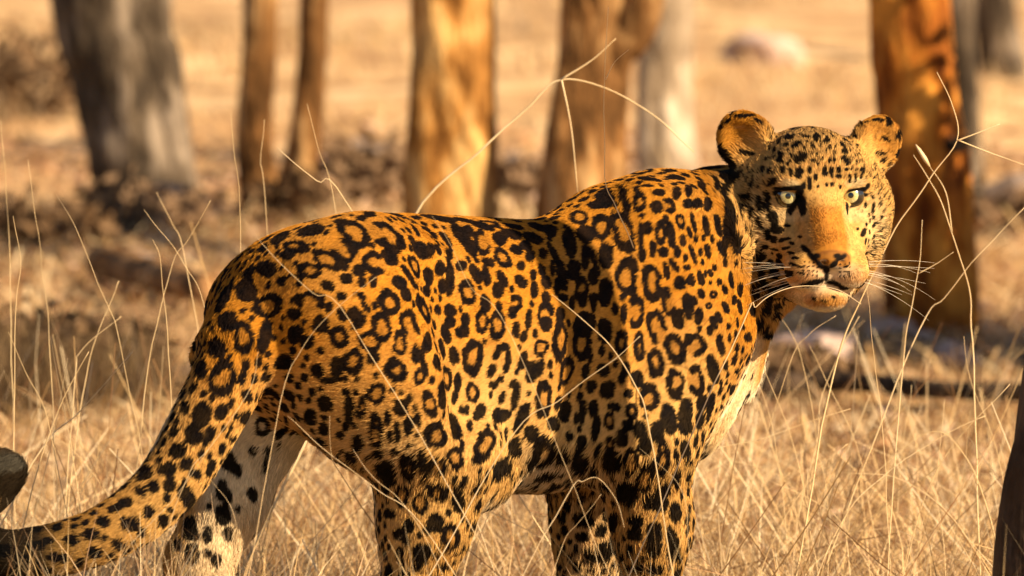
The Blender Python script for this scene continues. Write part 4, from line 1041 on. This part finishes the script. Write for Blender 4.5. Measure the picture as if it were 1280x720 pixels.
def build_leopard(n_hair=400000):
    from mathutils.bvhtree import BVHTree
    rng = np.random.default_rng(7)
    f = leopard_field(); V, F = f.extract(); del f
    me = bpy.data.meshes.new('body'); me.from_pydata(V.tolist(), [], F.tolist())
    me.polygons.foreach_set('use_smooth', np.ones(len(F), bool)); me.update()
    # light relaxation of the surface
    N = np.zeros(len(V) * 3, np.float32); me.vertex_normals.foreach_get('vector', N); N = N.reshape(-1, 3).astype(float)
    bvh = BVHTree.FromPolygons(V.tolist(), F.tolist())
    marks = build_marks(bvh, V, N, rng)
    C, _ = coat(V, N, marks)
    a = me.color_attributes.new('coat', 'FLOAT_COLOR', 'POINT')
    a.data.foreach_set('color', np.c_[C, np.ones(len(C))].astype(np.float32).ravel())
    me.materials.append(attr_mat('leopard_skin', 'coat', .8, .05))
    root = bpy.data.objects.new('leopard', None); sc.collection.objects.link(root)
    root.location = CB; root.empty_display_size = .2
    root['label'] = 'spotted golden leopard standing in dry grass, head turned back to stare'
    root['category'] = 'leopard'
    inv = Matrix.Translation(-Vector(CB))
    def child(name, data, parent=root):
        o = bpy.data.objects.new(name, data); sc.collection.objects.link(o)
        o.parent = parent
        if parent is root: o.matrix_parent_inverse = inv
        return o
    body = child('body', me)
    # ---- fur
    A, Bq, Cq, Dq = V[F[:, 0]], V[F[:, 1]], V[F[:, 2]], V[F[:, 3]]
    area = np.linalg.norm(np.cross(Cq - A, Dq - Bq), axis=1)
    cen = (A + Bq + Cq + Dq) / 4
    fN = (N[F[:, 0]] + N[F[:, 2]]); fN /= np.linalg.norm(fN, axis=1)[:, None]
    to = np.array([0, -CAM_D, CAM_H]) - cen; to /= np.linalg.norm(to, axis=1)[:, None]
    vis = np.einsum('ij,ij->i', fN, to)
    hd = np.linalg.norm(cen - HC, axis=1)
    wgt = area * (.12 + .88 * sstep(-.35, .0, vis)) * np.where(hd < .17, 2.4, 1.0) * np.where(cen[:, 2] < .12, .3, 1)
    fi = rng.choice(len(F), n_hair, p=wgt / wgt.sum())
    r1, r2 = rng.random(n_hair)[:, None], rng.random(n_hair)[:, None]
    def bil(X): return (X[F[fi, 0]] * (1 - r1) + X[F[fi, 1]] * r1) * (1 - r2) + (X[F[fi, 3]] * (1 - r1) + X[F[fi, 2]] * r1) * r2
    Rt = bil(V); Rn = bil(N); Rn /= np.linalg.norm(Rn, axis=1)[:, None]
    D, L = comb(Rt, Rn)
    hC, hd_ = coat(Rt + D * (L * .42)[:, None], Rn, marks)
    # no fur over eyes, lips
    keep = np.ones(n_hair, bool)
    for sx in (-1, 1):
        keep &= np.linalg.norm((Rt - H(sx * .041, .075, .024)) @ HM.T / np.array([.018, .03, .0118]), axis=1) > 1.0
    side = np.cross(Rn, D)
    jit = rng.normal(0, .14, n_hair)[:, None]; clump = (vnoise(Rt * 70, 9) - .5)[:, None] * .6
    D = D + side * (jit + clump); D /= np.linalg.norm(D, axis=1)[:, None]
    L = L * rng.uniform(.65, 1.25, n_hair) * (.8 + .4 * vnoise(Rt * 45, 5))
    lift = (.30 + .22 * rng.random(n_hair) + .15 * (vnoise(Rt * 60, 6) - .5))[:, None]
    k = np.array([0, .35, .7, 1.0])[None, :, None]
    pts = Rt[:, None] + (D[:, None] * k + Rn[:, None] * (lift[:, None] * k * (1.25 - .75 * k))) * L[:, None, None] - Rn[:, None] * .0008
    hC = hC * rng.uniform(.66, 1.30, n_hair)[:, None]
    pts, hC, L = pts[keep], hC[keep], L[keep]; n = len(pts)
    hc = bpy.data.hair_curves.new('fur'); hc.add_curves([4] * n)
    hc.attributes['position'].data.foreach_set('vector', pts.astype(np.float32).ravel())
    ra = hc.attributes.get('radius') or hc.attributes.new('radius', 'FLOAT', 'POINT')
    rr = np.tile(np.array([.00036, .00033, .00024, .00006]), (n, 1)) * (.6 + .4 * np.clip(L / .011, .4, 1.3))[:, None]
    ra.data.foreach_set('value', rr.astype(np.float32).ravel())
    ca = hc.attributes.new('coat', 'FLOAT_COLOR', 'CURVE')
    ca.data.foreach_set('color', np.c_[hC, np.ones(n)].astype(np.float32).ravel())
    hc.materials.append(attr_mat('leopard_fur', 'coat', .65, .05))
    child('fur', hc)
    # ---- eyes
    em = attr_mat('eye', 'iris', .14, .7)
    em.node_tree.nodes['Principled BSDF'].inputs['Coat Weight'].default_value = .6
    for sx in (-1, 1):
        c = H(sx * .0405, .052 + EYE_OUT, .0240); R = .0175
        to = np.array([0, -CAM_D, CAM_H]) - c; to /= np.linalg.norm(to)
        bm = bmesh.new(); bmesh.ops.create_uvsphere(bm, u_segments=48, v_segments=120, radius=R)
        rot = Vector((0, 0, 1)).rotation_difference(Vector(to)).to_matrix().to_4x4(); rot.translation = Vector(c)
        em2 = bpy.data.meshes.new('eye'); bm.to_mesh(em2); bm.free()
        co = np.array([v.co for v in em2.vertices]); th = np.degrees(np.arccos(np.clip(co[:, 2] / R, -1, 1)))
        az = np.arctan2(co[:, 1], co[:, 0])
        col = np.zeros((len(co), 4)); col[:, 3] = 1
        iris = np.array([.60, .53, .25]); rim = np.array([.012, .009, .006])
        st = (.82 + .18 * np.sin(az * 23 + np.sin(az * 7) * 2))[:, None]
        col[:, :3] = iris * st
        col[:, :3] += (np.array([.34, .30, .08]) - col[:, :3]) * sstep(26, 14, th)[:, None] * .6
        col[:, :3] += (rim - col[:, :3]) * sstep(31, 35, th)[:, None]
        col[:, :3] *= (1 - sstep(13.5, 11.0, th))[:, None]
        em2.name = 'eye'
        at = em2.color_attributes.new('iris', 'FLOAT_COLOR', 'POINT'); at.data.foreach_set('color', col.astype(np.float32).ravel())
        em2.polygons.foreach_set('use_smooth', np.ones(len(em2.polygons), bool)); em2.materials.append(em)
        em2.transform(rot)
        # white of the eye, iris and pupil as meshes of their own
        fa = np.array([[*p.vertices, *([p.vertices[-1]] * (4 - len(p.vertices)))] for p in em2.polygons]); ft = th[fa].mean(1)
        co3 = np.array([v.co for v in em2.vertices]); par = None
        for nm, lo, hi in (('eye', 33.5, 181), ('iris', 12.0, 33.5), ('pupil', -1, 12.0)):
            sel = [list(em2.polygons[int(q)].vertices) for q in np.nonzero((ft >= lo) & (ft < hi))[0]]
            used = sorted({v for q in sel for v in q}); mp_ = {v: i for i, v in enumerate(used)}
            m3 = bpy.data.meshes.new(nm); m3.from_pydata(co3[used].tolist(), [], [[mp_[v] for v in q] for q in sel])
            at3 = m3.color_attributes.new('iris', 'FLOAT_COLOR', 'POINT'); at3.data.foreach_set('color', col[used].astype(np.float32).ravel())
            m3.polygons.foreach_set('use_smooth', np.ones(len(sel), bool)); m3.materials.append(em)
            if par is None: par = child(nm, m3)
            else: child(nm, m3, par)
    # ---- whiskers
    wm = bpy.data.materials.new('whisker'); wm.use_nodes = True
    wm.node_tree.nodes['Principled BSDF'].inputs['Base Color'].default_value = (.62, .54, .40, 1)
    for sx in (-1, 1):
        for i in range(11):
            row, k = i % 3, i // 3
            p0 = H(sx * (.036 + .004 * k), .128 - .012 * k, -.058 - .009 * row)
            d = HM.T @ np.array([sx * 1.0, .10 - .25 * rng.random(), -.05 - .16 * row + .18 * rng.random()]); d /= np.linalg.norm(d)
            Lw = rng.uniform(.055, .105); t = np.linspace(0, 1, 9)[:, None]
            pts = p0 + d * Lw * t + np.array([0, 0, -1.0]) * (t ** 2) * Lw * rng.uniform(.05, .30) + HM.T @ np.array([0, -1, 0]) * t ** 2 * .02
            w = tube_mesh('whisker', pts, np.linspace(.00032, .00010, 9), 5); w.materials.append(wm)
            child('whisker', w)
    return root
EYE_OUT = 0.003
leopard = build_leopard()
